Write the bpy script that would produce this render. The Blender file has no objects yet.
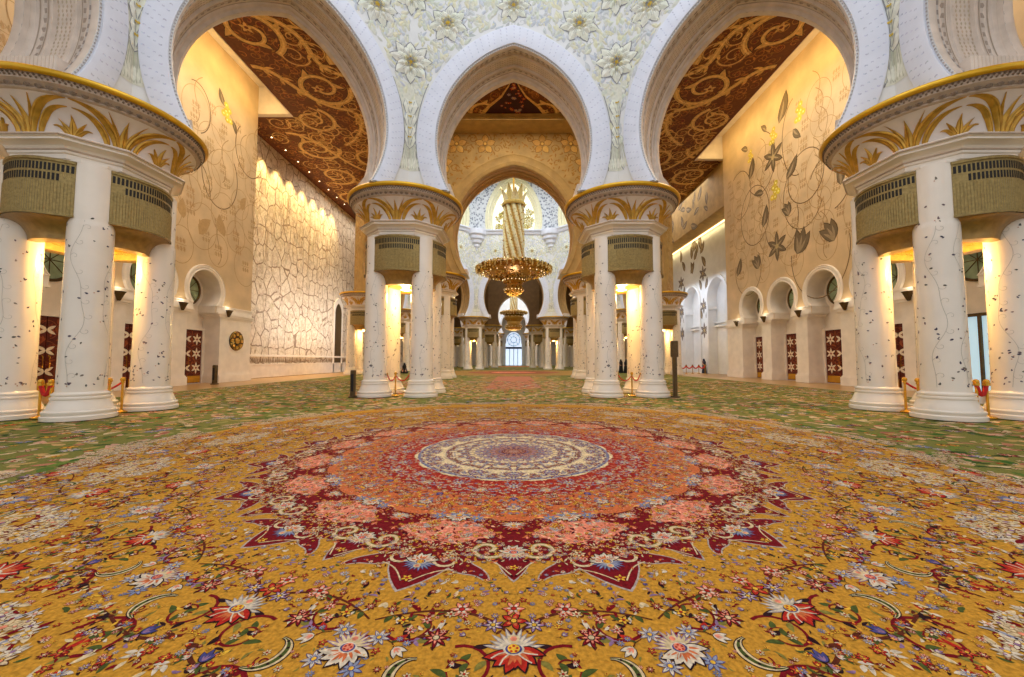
import bpy, math, random
from mathutils import Vector, Matrix
PI = math.pi
rnd = random.Random(7)
SC = bpy.context.scene
COL = SC.collection
sin, cos, atan2, sqrt = math.sin, math.cos, math.atan2, math.sqrt

# ------------------------------------------------------------------ colour
def lin(c):
    c /= 255.0
    return c / 12.92 if c <= 0.04045 else ((c + 0.055) / 1.055) ** 2.4
def S(r, g, b):
    return (lin(r), lin(g), lin(b))
def jit(c, a=0.12):
    k = 1 + rnd.uniform(-a, a)
    return tuple(max(0, min(1, x * k * (1 + rnd.uniform(-a, a) * .4))) for x in c)

# ------------------------------------------------------------------ materials
MATS = {}
def new_mat(name):
    m = bpy.data.materials.new(name); m.use_nodes = True
    nt = m.node_tree; b = nt.nodes['Principled BSDF']
    MATS[name] = m
    return m, nt, b
def N(nt, t, **kw):
    n = nt.nodes.new(t)
    for k, v in kw.items():
        if k in n.inputs: n.inputs[k].default_value = v
        else: setattr(n, k, v)
    return n
def ramp(nt, stops):
    r = nt.nodes.new('ShaderNodeValToRGB')
    e = r.color_ramp.elements
    while len(e) < len(stops): e.new(.5)
    for i, (p, c) in enumerate(stops):
        e[i].position = p; e[i].color = (*c, 1)
    return r
def mat(name, col, rough=.5, metal=0., var=.12, scale=3., bump=0., bscale=20., spec=.5, bias=None):
    """plain surface with a soft procedural mottling"""
    m, nt, b = new_mat(name)
    tc = N(nt, 'ShaderNodeTexCoord')
    no = N(nt, 'ShaderNodeTexNoise', Scale=scale, Detail=5.)
    nt.links.new(tc.outputs['Object'], no.inputs['Vector'])
    lo = tuple(max(0, c * (1 - var)) for c in col); hi = tuple(min(1, c * (1 + var)) for c in col)
    if bias: lo = tuple(a * x for a, x in zip(lo, bias))
    r = ramp(nt, [(.32, lo), (.68, hi)])
    nt.links.new(no.outputs['Fac'], r.inputs['Fac']); nt.links.new(r.outputs['Color'], b.inputs['Base Color'])
    b.inputs['Roughness'].default_value = rough; b.inputs['Metallic'].default_value = metal
    b.inputs['Specular IOR Level'].default_value = spec
    if bump:
        n2 = N(nt, 'ShaderNodeTexNoise', Scale=bscale, Detail=4.)
        nt.links.new(tc.outputs['Object'], n2.inputs['Vector'])
        bp = N(nt, 'ShaderNodeBump', Strength=bump, Distance=.05)
        nt.links.new(n2.outputs['Fac'], bp.inputs['Height']); nt.links.new(bp.outputs['Normal'], b.inputs['Normal'])
    return m
def mat_art(name, rough=.8, metal=0., var=.18, scale=25., bump=0., spec=.3):
    """surface whose colours come from the inlaid / woven pattern pieces"""
    m, nt, b = new_mat(name)
    at = N(nt, 'ShaderNodeAttribute', attribute_name='Col')
    tc = N(nt, 'ShaderNodeTexCoord')
    no = N(nt, 'ShaderNodeTexNoise', Scale=scale, Detail=4.)
    nt.links.new(tc.outputs['Object'], no.inputs['Vector'])
    mr = N(nt, 'ShaderNodeMapRange')
    mr.inputs['From Min'].default_value = .3; mr.inputs['From Max'].default_value = .7
    mr.inputs['To Min'].default_value = 1 - var; mr.inputs['To Max'].default_value = 1 + var
    nt.links.new(no.outputs['Fac'], mr.inputs['Value'])
    mx = N(nt, 'ShaderNodeVectorMath', operation='SCALE')
    nt.links.new(at.outputs['Color'], mx.inputs[0]); nt.links.new(mr.outputs['Result'], mx.inputs['Scale'])
    nt.links.new(mx.outputs['Vector'], b.inputs['Base Color'])
    b.inputs['Roughness'].default_value = rough; b.inputs['Metallic'].default_value = metal
    b.inputs['Specular IOR Level'].default_value = spec
    if bump:
        bp = N(nt, 'ShaderNodeBump', Strength=bump, Distance=.02)
        nt.links.new(no.outputs['Fac'], bp.inputs['Height']); nt.links.new(bp.outputs['Normal'], b.inputs['Normal'])
    return m
def mat_emit(name, col, strength):
    m, nt, b = new_mat(name)
    b.inputs['Base Color'].default_value = (*col, 1)
    b.inputs['Emission Color'].default_value = (*col, 1)
    b.inputs['Emission Strength'].default_value = strength
    return m

# ------------------------------------------------------------------ mesh builder
class MB:
    def __init__(self): self.v = []; self.f = []; self.m = []; self.c = []
    def add(self, vs, fs, mat=0, col=None):
        o = len(self.v); self.v.extend(vs)
        for f in fs:
            self.f.append([i + o for i in f]); self.m.append(mat); self.c.append(col)
    def box(self, x0, x1, y0, y1, z0, z1, mat=0, col=None):
        vs = [(x, y, z) for z in (z0, z1) for y in (y0, y1) for x in (x0, x1)]
        self.add(vs, [(0, 2, 3, 1), (4, 5, 7, 6), (0, 1, 5, 4), (2, 6, 7, 3), (0, 4, 6, 2), (1, 3, 7, 5)], mat, col)
    def loft(self, rings, mat=0, closed=True, cap0=False, cap1=False, col=None):
        n = len(rings[0]); vs = [p for r in rings for p in r]; fs = []
        for i in range(len(rings) - 1):
            for j in range(n if closed else n - 1):
                k = (j + 1) % n
                fs.append((i * n + j, i * n + k, (i + 1) * n + k, (i + 1) * n + j))
        if cap0: fs.append(tuple(range(n - 1, -1, -1)))
        if cap1: fs.append(tuple((len(rings) - 1) * n + j for j in range(n)))
        self.add(vs, fs, mat, col)
    def lathe(self, prof, seg=32, c=(0, 0), mat=0, cap0=False, cap1=False, col=None, sx=1, sy=1):
        rings = [[(c[0] + r * cos(2 * PI * j / seg) * sx, c[1] + r * sin(2 * PI * j / seg) * sy, z) for j in range(seg)] for r, z in prof]
        self.loft(rings, mat, True, cap0, cap1, col)
    def tube(self, pts, rad, seg=8, mat=0, col=None, caps=True):
        pts = [Vector(p) for p in pts]; rings = []
        for i, p in enumerate(pts):
            d = (pts[min(i + 1, len(pts) - 1)] - pts[max(i - 1, 0)]).normalized()
            a = d.cross(Vector((0, 0, 1)))
            if a.length < 1e-3: a = Vector((1, 0, 0))
            a.normalize(); b = d.cross(a)
            r = rad[i] if isinstance(rad, (list, tuple)) else rad
            rings.append([tuple(p + a * (r * cos(2 * PI * k / seg)) + b * (r * sin(2 * PI * k / seg))) for k in range(seg)])
        self.loft(rings, mat, True, caps, caps, col)
    def build(self, name, mats, parent=None, smooth=35, shift=None):
        me = bpy.data.meshes.new(name)
        me.from_pydata(self.v, [], self.f)
        if not isinstance(mats, (list, tuple)): mats = [mats]
        for m in mats: me.materials.append(m)
        me.polygons.foreach_set('material_index', self.m)
        if any(c is not None for c in self.c):
            at = me.color_attributes.new('Col', 'FLOAT_COLOR', 'CORNER')
            buf = []
            for f, c in zip(self.f, self.c):
                c = c or (1, 1, 1)
                buf.extend((c[0], c[1], c[2], 1.0) * len(f))
            at.data.foreach_set('color', buf)
        if smooth:
            me.polygons.foreach_set('use_smooth', [True] * len(self.f))
            me.update()
            me.set_sharp_from_angle(angle=math.radians(smooth))
        me.update()
        o = bpy.data.objects.new(name, me); COL.objects.link(o)
        if parent: o.parent = parent
        return o

def empty(name, loc=(0, 0, 0), rz=0):
    o = bpy.data.objects.new(name, None); COL.objects.link(o)
    o.empty_display_size = .2; o.location = loc; o.rotation_euler = (0, 0, rz)
    return o
def tag(o, label=None, cat=None, group=None, kind=None):
    if label: o['label'] = label
    if cat: o['category'] = cat
    if group: o['group'] = group
    if kind: o['kind'] = kind
    return o
def struct(o): o['kind'] = 'structure'; return o
KIDS = {}
def copy_tree(o, parent=None):
    c = o.copy(); COL.objects.link(c)
    if parent: c.parent = parent
    for ch in list(o.children): copy_tree(ch, c)
    return c

# ------------------------------------------------------------------ flat pattern kit
class Art:
    """2-D pattern pieces (polygon, colour, layer) that are laid on a surface by a map (u, v, h) -> point"""
    k = 0
    def __init__(self): self.p = []
    def e(self, lay):                      # a hair's breadth between pieces of one layer
        Art.k += 1; return int(lay) + (Art.k * .377) % .92
    def poly(self, pts, col, lay=1): self.p.append((pts, col, self.e(lay), None))
    def dome(self, pts, col, lay, rise, ctr=None): self.p.append((pts, col, self.e(lay), (rise, ctr)))
    def stroke(self, pts, w, col, lay=1):
        n = len(pts); L = []; R = []; lay = self.e(lay)
        for i in range(n):
            a = pts[max(i - 1, 0)]; b = pts[min(i + 1, n - 1)]
            dx, dy = b[0] - a[0], b[1] - a[1]; l = sqrt(dx * dx + dy * dy) or 1
            ww = (w(i / (n - 1)) if callable(w) else w) / 2
            L.append((pts[i][0] - dy / l * ww, pts[i][1] + dx / l * ww)); R.append((pts[i][0] + dy / l * ww, pts[i][1] - dx / l * ww))
        for i in range(n - 1): self.p.append(([L[i], R[i], R[i + 1], L[i + 1]], col, lay, None))
    def disc(self, x, y, r, col, lay=1, n=10, sy=1.):
        self.poly([(x + r * cos(2 * PI * k / n), y + r * sy * sin(2 * PI * k / n)) for k in range(n)], col, lay)
    def ring(self, x, y, r, w, col, lay=1, n=28, sy=1., a0=0, a1=2 * PI):
        self.stroke([(x + r * cos(a0 + (a1 - a0) * k / n), y + r * sy * sin(a0 + (a1 - a0) * k / n)) for k in range(n + 1)], w, col, lay)
    def leaf(self, x, y, a, l, w, col, lay=1, bend=0., tip=1.):
        self.poly(leafpts(x, y, a, l, w, bend), col, lay)
    def emit(self, mb, fmap, mat=0, step=.0005, h0=0.):
        for pts, col, lay, ex in self.p:
            h = h0 + lay * step
            vs = [fmap(u, v, h) for u, v in pts]
            if ex is None:
                mb.add(vs, [tuple(range(len(vs)))], mat, col)
            else:
                cx, cy = ex[1] or (sum(p[0] for p in pts) / len(pts), sum(p[1] for p in pts) / len(pts))
                vs.append(fmap(cx, cy, h + ex[0])); n = len(pts)
                mb.add(vs, [(i, (i + 1) % n, n) for i in range(n)], mat, col)
    def place(self, other, x, y, a=0., s=1., flip=False, dl=0):
        ca, sa = cos(a), sin(a); Art.k += 1; de = (Art.k * .613) % .92
        for pts, col, lay, ex in other.p:
            lay = int(lay) + (lay % 1 + de) % .92
            q = []
            for u, v in pts:
                if flip: u = -u
                q.append((x + s * (u * ca - v * sa), y + s * (u * sa + v * ca)))
            if flip: q.reverse()
            e2 = ex
            if ex and ex[1]:
                u, v = ex[1]
                if flip: u = -u
                e2 = (ex[0] * s, (x + s * (u * ca - v * sa), y + s * (u * sa + v * ca)))
            elif ex: e2 = (ex[0] * s, None)
            self.p.append((q, col, lay + int(dl), e2))
def leafpts(x, y, a, l, w, bend=0., n=5):
    ca, sa = cos(a), sin(a); up = []; dn = []
    for i in range(n + 1):
        t = i / n; ww = w / 2 * sin(PI * t ** .8) ** .8 if 0 < t < 1 else 0
        off = bend * l * sin(PI * t / 1) * .5 + bend * l * t * t * .3
        px, py = t * l, off
        up.append((px, py + ww)); dn.append((px, py - ww))
    pts = dn + up[-2:0:-1]
    return [(x + p * ca - q * sa, y + p * sa + q * ca) for p, q in pts]
def spiral(x, y, a0, r0, r1, turns, n=40, flip=1):
    return [(x + (r0 + (r1 - r0) * t) * cos(a0 + flip * turns * 2 * PI * t), y + (r0 + (r1 - r0) * t) * sin(a0 + flip * turns * 2 * PI * t)) for t in [k / n for k in range(n + 1)]]
def bez(p0, p1, p2, p3, n=16):
    o = []
    for k in range(n + 1):
        t = k / n; s = 1 - t
        o.append(tuple(s ** 3 * p0[i] + 3 * s * s * t * p1[i] + 3 * s * t * t * p2[i] + t ** 3 * p3[i] for i in (0, 1)))
    return o

#@@MATERIALS
M_white = mat('white_marble', S(222, 222, 220), .45, 0, .05, 1.2, bump=.02)
M_arch = mat('arch_stone', S(222, 225, 236), .5, 0, .04, 2.)
M_soffit = mat('shaded_soffit_stone', S(218, 203, 188), .5, 0, .1, 2.5, bump=.04)  # same white stone, tan because the warm shade under arches is painted in
M_dim_outer = mat('dim_outer_stone', S(120, 92, 58), .6, 0, .14, 1.4)  # outer stone darkened so the colour itself carries the dim light
M_warm_soffit = mat('warm_lit_soffit', S(186, 148, 92), .55, 0, .1, 2.)  # warm light on the centre arch soffits is put into this colour
M_shaft = mat('shaft_marble', S(238, 226, 210), .22, 0, .05, 1.1)
M_cream = mat('cream_stone', S(234, 223, 210), .5, 0, .07, 1.6, bump=.03)
M_wallstone = mat('beige_stone', S(208, 180, 140), .6, 0, .12, .7, bump=.05)
M_ochre = mat('ochre_stone', S(176, 145, 88), .6, 0, .16, 1.4, bump=.08)
M_gold = mat('gold_leaf', S(200, 154, 62), .38, .55, .2, 6., bump=.1)
M_rim = mat('gilded_rim', S(222, 172, 40), .35, .5, .1, 3.)
M_taupe = mat('taupe_stone', S(192, 170, 150), .55, 0, .12, 6.)
M_pale = mat('pale_capital_stone', S(226, 214, 206), .5, 0, .05, 3.)
M_lip = mat('grey_bead_stone', S(188, 182, 184), .5, 0, .1, 8.)
M_bead = mat('bead_stone', S(120, 100, 80), .55, 0, .2, 8.)
M_bronze = mat('bronze_mesh', S(156, 134, 82), .38, .55, .22, 14., bump=.5, bscale=60.)
M_bronzedark = mat('dark_bronze', S(92, 72, 42), .45, .5, .2, 8.)
M_cove_b = mat('cove_bronze', S(158, 124, 66), .4, .45, .2, 6.)
M_slot = mat('grille_slot', S(20, 14, 10), .7, 0, .1)
M_art = mat_art('inlay', .55, 0, .1, 8.)
M_carpet = mat_art('carpet_wool', .95, 0, .3, 38., .35, .1)
M_ceil = mat_art('ceiling_paint', .55, .1, .25, 5., .3)
M_floor = mat('floor_marble', S(178, 136, 80), .3, 0, .1, 2.)  # golden tone includes the warm light falling on the marble border
M_brass = mat('polished_brass', S(226, 170, 60), .25, .7, .08, 4.)
M_red = mat('red_velvet', S(190, 28, 24), .8, 0, .15, 9.)
M_door = mat_art('carved_door', .5, 0, .15, 12.)
M_lamp = mat_emit('lamp_glow', (1, .8, .48), 5)
M_stud = mat_emit('chandelier_glow', (1, .82, .45), 1.6)
M_cove = mat_emit('cove_strip', (1, .8, .4), 3.5)
M_crystal = mat_art('crystal_gold', .25, .45, .2, 6.)
M_glass = mat('green_glass', S(150, 170, 140), .15, 0, .3, 1.5)
M_black = mat('black_cloth', S(22, 20, 24), .9, 0, .2, 5.)
M_navy = mat('navy_cloth', S(34, 36, 56), .9, 0, .2, 5.)
M_skin = mat('skin', S(190, 140, 110), .6, 0, .05)
M_panel = mat_emit('window_glow', (1, .96, .78), .85)
M_daylight = mat_emit('daylight_glass', (.66, .8, 1), .95)
M_doorglass = mat_emit('door_glass', (.5, .74, .9), .55)

# ------------------------------------------------------------------ camera
cam = bpy.data.cameras.new('camera'); co = bpy.data.objects.new('camera', cam); COL.objects.link(co)
co.location = (0, 0, 1.6); PITCH = math.atan(21.5 / 390); co.rotation_euler = (PI / 2 + PITCH, 0, 0)
F = 390.0
cam.lens = F / 1024 * 36; cam.sensor_width = 36
cam.shift_x = -1.7 / 1024; cam.shift_y = 0
cam.clip_start = .05; cam.clip_end = 400
SC.camera = co

#@@PLAN
A_V = [(-13.05, 2.0), (-13.05, 11.85), (-5.13, 18.4), (5.13, 18.4), (13.05, 11.85), (13.05, 2.0)]
B_V = [(-6.96, 34.6), (-16.8, 44.5), (-16.8, 58.3), (-6.96, 68.2), (6.96, 68.2), (16.8, 58.3), (16.8, 44.5), (6.96, 34.6)]
C_V = [(-5.13, 84.4), (-13.05, 90.95), (-13.05, 102.65), (-5.13, 109.2), (5.13, 109.2), (13.05, 102.65), (13.05, 90.95), (5.13, 84.4)]
CEIL = 22.0
WX = 21.2

class Arch:
    def __init__(self, half, zc, c, zs): self.h, self.zc, self.c, self.zs = half, zc, c, zs; self.R = half + c
    def pts(self, off=0., n=26, zs=None):
        R = self.R + off; zs = self.zs if zs is None else zs
        t0 = math.asin((zs - self.zc) / R); t1 = math.acos(self.c / R)
        L = [(self.c - R * cos(t0 + (t1 - t0) * i / n), self.zc + R * sin(t0 + (t1 - t0) * i / n)) for i in range(n + 1)]
        return L + [(-u, z) for u, z in L[-2::-1]]
    def dist(self, u, z):
        """distance outside the opening outline (negative inside)"""
        if z < self.zc - .01 and z < self.zs: return abs(u) - self.h
        return sqrt((abs(u) + self.c) ** 2 + (z - self.zc) ** 2) - self.R
ARCH_A = Arch(3.40, 11.25, 1.22, 9.03)
ARCH_AD = Arch(3.45, 11.4, 1.5, 9.03)
ARCH_B = Arch(5.2, 12.6, .86, 9.03)

def offset_poly(V, d, closed, center):
    """vertices of the polygon pushed by d towards center"""
    n = len(V); lines = []
    for i in range(n if closed else n - 1):
        a = Vector(V[i]); b = Vector(V[(i + 1) % n]); t = (b - a).normalized(); nn = Vector((-t.y, t.x))
        if nn.dot(Vector(center) - (a + b) / 2) < 0: nn = -nn
        lines.append((a + nn * d, t, nn))
    out = []
    for i in range(n):
        if not closed and i == 0: out.append(lines[0][0].copy()); continue
        if not closed and i == n - 1: out.append(Vector(V[i]) + lines[-1][2] * d); continue
        p, t, _ = lines[i - 1]; q, s, _ = lines[i % len(lines)]
        den = t.x * s.y - t.y * s.x
        k = ((q - p).x * s.y - (q - p).y * s.x) / den
        out.append(p + t * k)
    return out
class ArchWall:
    """one wall of a dome octagon with its horseshoe arch"""
    def __init__(self, name, P0, P1, i0, i1, o0, o1, arch, H, mats, z0=9.0, center=(0, 0)):
        P0, P1 = Vector(P0), Vector(P1); self.mid = (P0 + P1) / 2; self.d = (P1 - P0).normalized(); self.arch = arch
        u = lambda p: (p - self.mid).dot(self.d)
        nn = Vector((-self.d.y, self.d.x))
        if nn.dot(Vector(center) - self.mid) < 0: nn = -nn
        self.n = nn; self.win = (i0 - self.mid).dot(nn); self.wout = (o0 - self.mid).dot(nn); self.T = self.win - self.wout
        self.ui = (u(i0), u(i1)); self.uo = (u(o0), u(o1)); self.H = H; self.z0 = z0
        mb = MB(); ap = arch.pts(0.)
        def face(w, ua, ub, flip, mi):
            pts = [(ua, z0)] + [(ap[0][0], z0)] + ap + [(ap[-1][0], z0), (ub, z0), (ub, H), (ua, H)]
            vs = [self.P(a, b, w) for a, b in pts]
            mb.add(vs, [tuple(range(len(vs)))[::-1] if flip else tuple(range(len(vs)))], mi)
        face(self.win, *self.ui, False, 0); face(self.wout, *self.uo, True, 1)
        # soffit with stepped mouldings
        T = self.T
        prof = [(0, 0), (.1, -.03), (.2, 0), (.28, .0), (.3, .12), (.42, .14), (.45, .2), (T * .33, .22), (T * .34, .17), (T * .37, .17), (T * .38, .26), (T * .62, .26), (T * .63, .17), (T * .66, .17), (T * .67, .22), (T - .45, .2), (T - .42, .14), (T - .3, .12), (T - .28, 0), (T - .1, -.03), (T, 0)]
        rings = [[self.P(a, b, self.win - w) for a, b in arch.pts(off)] for w, off in prof]
        mb.loft(rings, 2, closed=False)
        # ends, top and the undersides of the two piers
        q = lambda a, b, c, d, m=0: mb.add([a, b, c, d], [(0, 1, 2, 3)], m)
        for k in (0, 1):
            q(self.P(self.ui[k], z0, self.win), self.P(self.ui[k], H, self.win), self.P(self.uo[k], H, self.wout), self.P(self.uo[k], z0, self.wout))
            e = ap[0][0] if k == 0 else ap[-1][0]
            q(self.P(self.ui[k], z0, self.win), self.P(e, z0, self.win), self.P(e, z0, self.wout), self.P(self.uo[k], z0, self.wout))
        q(self.P(self.ui[0], H, self.win), self.P(self.ui[1], H, self.win), self.P(self.uo[1], H, self.wout), self.P(self.uo[0], H, self.wout))
        self.obj = struct(mb.build(name, mats))
    def P(self, u, z, w):
        p = self.mid + self.d * u + self.n * w
        return (p.x, p.y, z)
    def inner(self, u, z, h): return self.P(u, z, self.win + h)
    def outer(self, u, z, h): return self.P(u, z, self.wout - h)
    def archivolt(self, width, mats, side=1, raised=.07, dots=None, beads=None):
        mb = MB(); fm = self.inner if side > 0 else self.outer
        a = self.arch.pts(.07); b = self.arch.pts(.12); c = self.arch.pts(width - .05); d = self.arch.pts(width)
        R = lambda P, h: [fm(u, z, h) for u, z in P]
        mb.loft([R(a, 0), R(a, raised), R(b, raised + .02), R(c, raised + .02), R(d, raised), R(d, 0)], 0, closed=False)
        if dots:
            art = Art()
            for off, st, sz in ((.26, .2, .05), (.4, .2, .04), (.54, .2, .04), (.67, .2, .05)):
                pts = self.arch.pts(off * width / .78, n=60); acc = 0; k = 0
                for p0, p1 in zip(pts, pts[1:]):
                    l = sqrt((p1[0] - p0[0]) ** 2 + (p1[1] - p0[1]) ** 2); acc += l
                    if acc > st:
                        acc = 0; k += 1; an = atan2(p1[1] - p0[1], p1[0] - p0[0])
                        for s in (-1, 1):
                            art.leaf(p1[0], p1[1], an + s * .7 + (k % 2) * PI, sz * 1.3, sz * .8, jit(dots, .12), 1)
            art.emit(mb, lambda u, z, h: fm(u, z, h + raised + .021), 1, .001)
        o = mb.build('archivolt', mats, self.obj)
        if beads:
            mb = MB(); pts = self.arch.pts(.03, n=150); acc = 0
            for p0, p1 in zip(pts, pts[1:]):
                l = sqrt((p1[0] - p0[0]) ** 2 + (p1[1] - p0[1]) ** 2); acc += l
                if acc > .07:
                    acc = 0; x, y, z = fm(p1[0], p1[1], .02); r = .03
                    mb.add([(x - r, y, z), (x + r, y, z), (x, y - r, z), (x, y + r, z), (x, y, z - r), (x, y, z + r)],
                           [(0, 2, 5), (2, 1, 5), (1, 3, 5), (3, 0, 5), (2, 0, 4), (1, 2, 4), (3, 1, 4), (0, 3, 4)])
            mb.build('bead_moulding', beads, self.obj, smooth=0)
        # fluted impost blocks at the springing
        mb = MB(); e = self.arch.pts(0.)[-1][0]
        for s in (-1, 1):
            for (wa, wb, zt, pr) in ((.46, self.T - .46, 9.55, -.06), (.44, self.T - .44, 9.16, .0)):
                ring = []; nfl = 14
                for k in range(nfl * 2 + 1):
                    w = wa + (wb - wa) * k / (nfl * 2); dd = pr + (.025 if k % 2 else 0)
                    ring.append((s * (e - dd), w))
                ring += [(s * (e + .4), wb), (s * (e + .4), wa)]
                r0 = [self.P(u, 9.02, self.win - w) for u, w in ring]; r1 = [self.P(u, zt, self.win - w) for u, w in ring]
                mb.loft([r0, r1], 0, True, False, True)
        mb.build('impost_block', MATS['shaded_soffit_stone'], self.obj, smooth=0)
        return o

def octa_walls(V, closed, center, d_in, d_out, arch, H, names, mats, skip=()):
    I = offset_poly(V, d_in, closed, center); O = offset_poly(V, -d_out, closed, center)
    out = {}; n = len(V)
    for i in range(n if closed else n - 1):
        j = (i + 1) % n
        if names[i] is None: continue
        out[names[i]] = ArchWall(names[i], V[i], V[j], I[i], I[j], O[i], O[j], ARCH_AD if names[i].startswith('wall_diagonal') else arch, H, mats, center=center)
    return out

A_W = [(-13.0, 1.75), (-13.0, 12.05), (-5.13, 18.25), (5.13, 18.25), (13.0, 12.05), (13.0, 1.75)]
WA = octa_walls(A_W, False, (0, 6), 1.5, .85, ARCH_A, CEIL + .4,
                ['wall_side_left', 'wall_diagonal_left', 'wall_front', 'wall_diagonal_right', 'wall_side_right'], [M_white, M_ochre, M_soffit])
WB = octa_walls(B_V, True, (0, 51.4), .95, 1.35, ARCH_B, 24.,
                ['wall_centre_diagonal_left', 'wall_centre_left', 'wall_centre_far_left', 'wall_centre_far', 'wall_centre_far_right', 'wall_centre_right', 'wall_centre_diagonal_right', 'wall_centre_front'], [M_white, M_ochre, M_warm_soffit])
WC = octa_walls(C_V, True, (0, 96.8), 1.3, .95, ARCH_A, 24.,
                ['wall_rear_diagonal_left', 'wall_rear_left', 'wall_rear_far_left', 'wall_rear_far', 'wall_rear_far_right', 'wall_rear_right', 'wall_rear_diagonal_right', 'wall_rear_front'], [M_white, M_dim_outer, M_soffit])
AVW = {}
for k, w in WA.items():
    AVW[k] = .88 if k == 'wall_front' else .76
    w.archivolt(AVW[k], [M_arch, M_art], 1, dots=S(198, 201, 217), beads=M_lip)
    # mouldings and inlaid bands of the soffit
    mb = MB(); art = Art(); T = w.T; aw = w.arch
    def band(wa, wb, off, col, h=.004, dash=0, col2=None):
        P = aw.pts(off - h, n=60); Q = P
        for i in range(len(P) - 1):
            c = col if not dash or i % dash else col2
            mb.add([w.P(*P[i], w.win - wa), w.P(*P[i + 1], w.win - wa), w.P(*P[i + 1], w.win - wb), w.P(*P[i], w.win - wb)], [(0, 1, 2, 3)], 0, c)
    lo, hi = S(176, 158, 140), S(232, 226, 220)
    for x in (0, 1):
        f = (lambda a: a) if x == 0 else (lambda a: T - a)
        band(*sorted((f(.215), f(.27))), 0, S(196, 188, 182), dash=2, col2=S(150, 138, 130))
        band(*sorted((f(.46), f(.5))), .2, lo); band(*sorted((f(.52), f(.66))), .21, S(206, 194, 182), dash=2, col2=S(168, 152, 138))
        band(*sorted((f(.68), f(.71))), .21, lo)
    n_ = 0; P = aw.pts(.255, n=70)
    for i in range(1, len(P) - 1):
        for j in range(5):
            wv = T * (.40 + .05 * j) + .02 * (i % 2); a0, z0 = P[i]; a1, z1 = P[min(i + 1, len(P) - 1)]
            mb.add([w.P(a0, z0, w.win - wv), w.P((a0 + a1) / 2, (z0 + z1) / 2, w.win - wv - .03), w.P(a1, z1, w.win - wv), w.P((a0 + a1) / 2, (z0 + z1) / 2, w.win - wv + .03)], [(0, 1, 2, 3)], 0, jit(S(196, 176, 150), .1))
    mb.build('soffit_bands', M_art, w.obj, smooth=0)
for k, w in WB.items():
    w.archivolt(.95, [M_arch, M_art], 1, dots=S(190, 190, 200))
for k in ('wall_centre_front', 'wall_centre_diagonal_left', 'wall_centre_diagonal_right'):
    w = WB[k]; mb = MB(); fm = w.outer
    R = lambda off, h: [fm(u, z, h) for u, z in w.arch.pts(off)]
    mb.loft([R(.05, 0), R(.05, .06), R(.35, .14), R(.4, .06), R(.85, .06), R(.95, .12), R(1.05, .1), R(1.05, 0)], 0, closed=False)
    mb.build('arch_moulding', M_ochre, w.obj)
for w in WC.values(): w.archivolt(.78, [M_arch, M_art], 1)

# ------------------------------------------------------------------ relief flowers on the dome walls
def flower_art(r, cols, outline, petals=8, rise=.10, seed=0):
    a = Art(); R = random.Random(seed)
    for ring_i, (rr, ww, n, lay) in enumerate(((1., .52, petals, 4), (.72, .44, petals, 14), (.46, .32, 6, 24))):
        for k in range(n):
            an = PI / 2 + 2 * PI * (k + (.5 if ring_i % 2 else 0)) / n + R.uniform(-.05, .05)
            b = .12 * r
            L = rr * r - b
            p = leafpts(b * cos(an), b * sin(an), an, L * 1.05, ww * r * 1.2, 0, 5); a.poly(p, outline, lay)
            p = leafpts(b * cos(an), b * sin(an), an, L, ww * r, 0, 5)
            a.dome(p, jit(cols[ring_i % len(cols)], .05), lay + 1, rise * (.7 + .3 * ring_i) * r, ((b + L * .6) * cos(an), (b + L * .6) * sin(an)))
            for s in (-.35, .0, .35):
                a.stroke([(b * cos(an + s * .4), b * sin(an + s * .4)), ((b + L * .62) * cos(an + s * .45), (b + L * .62) * sin(an + s * .45))], .012 * r, outline, lay + 2 + rise * 500 * r)
    a.dome([(.13 * r * cos(2 * PI * k / 10), .13 * r * sin(2 * PI * k / 10)) for k in range(10)], S(212, 176, 60), 34, .09 * r)
    for k in range(9):
        an = 2 * PI * k / 9; a.disc(.22 * r * cos(an), .22 * r * sin(an), .028 * r, S(206, 172, 70), 60 + rise * 500 * r, 6)
    return a
def tendrils(a, x, y, r, col, rr):
    for k in range(6):
        an = rr.uniform(0, 2 * PI); x0, y0 = x + cos(an) * r, y + sin(an) * r
        a.stroke(spiral(x0 + .2 * r * cos(an + 1.5), y0 + .2 * r * sin(an + 1.5), an - 1.5, .22 * r, .03 * r, 1.1, 16, rr.choice((-1, 1))), .03 * r, col, 1)
        a.leaf(x0, y0, an + rr.uniform(-.6, .6), .5 * r, .17 * r, jit(col, .1), 1)
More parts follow.
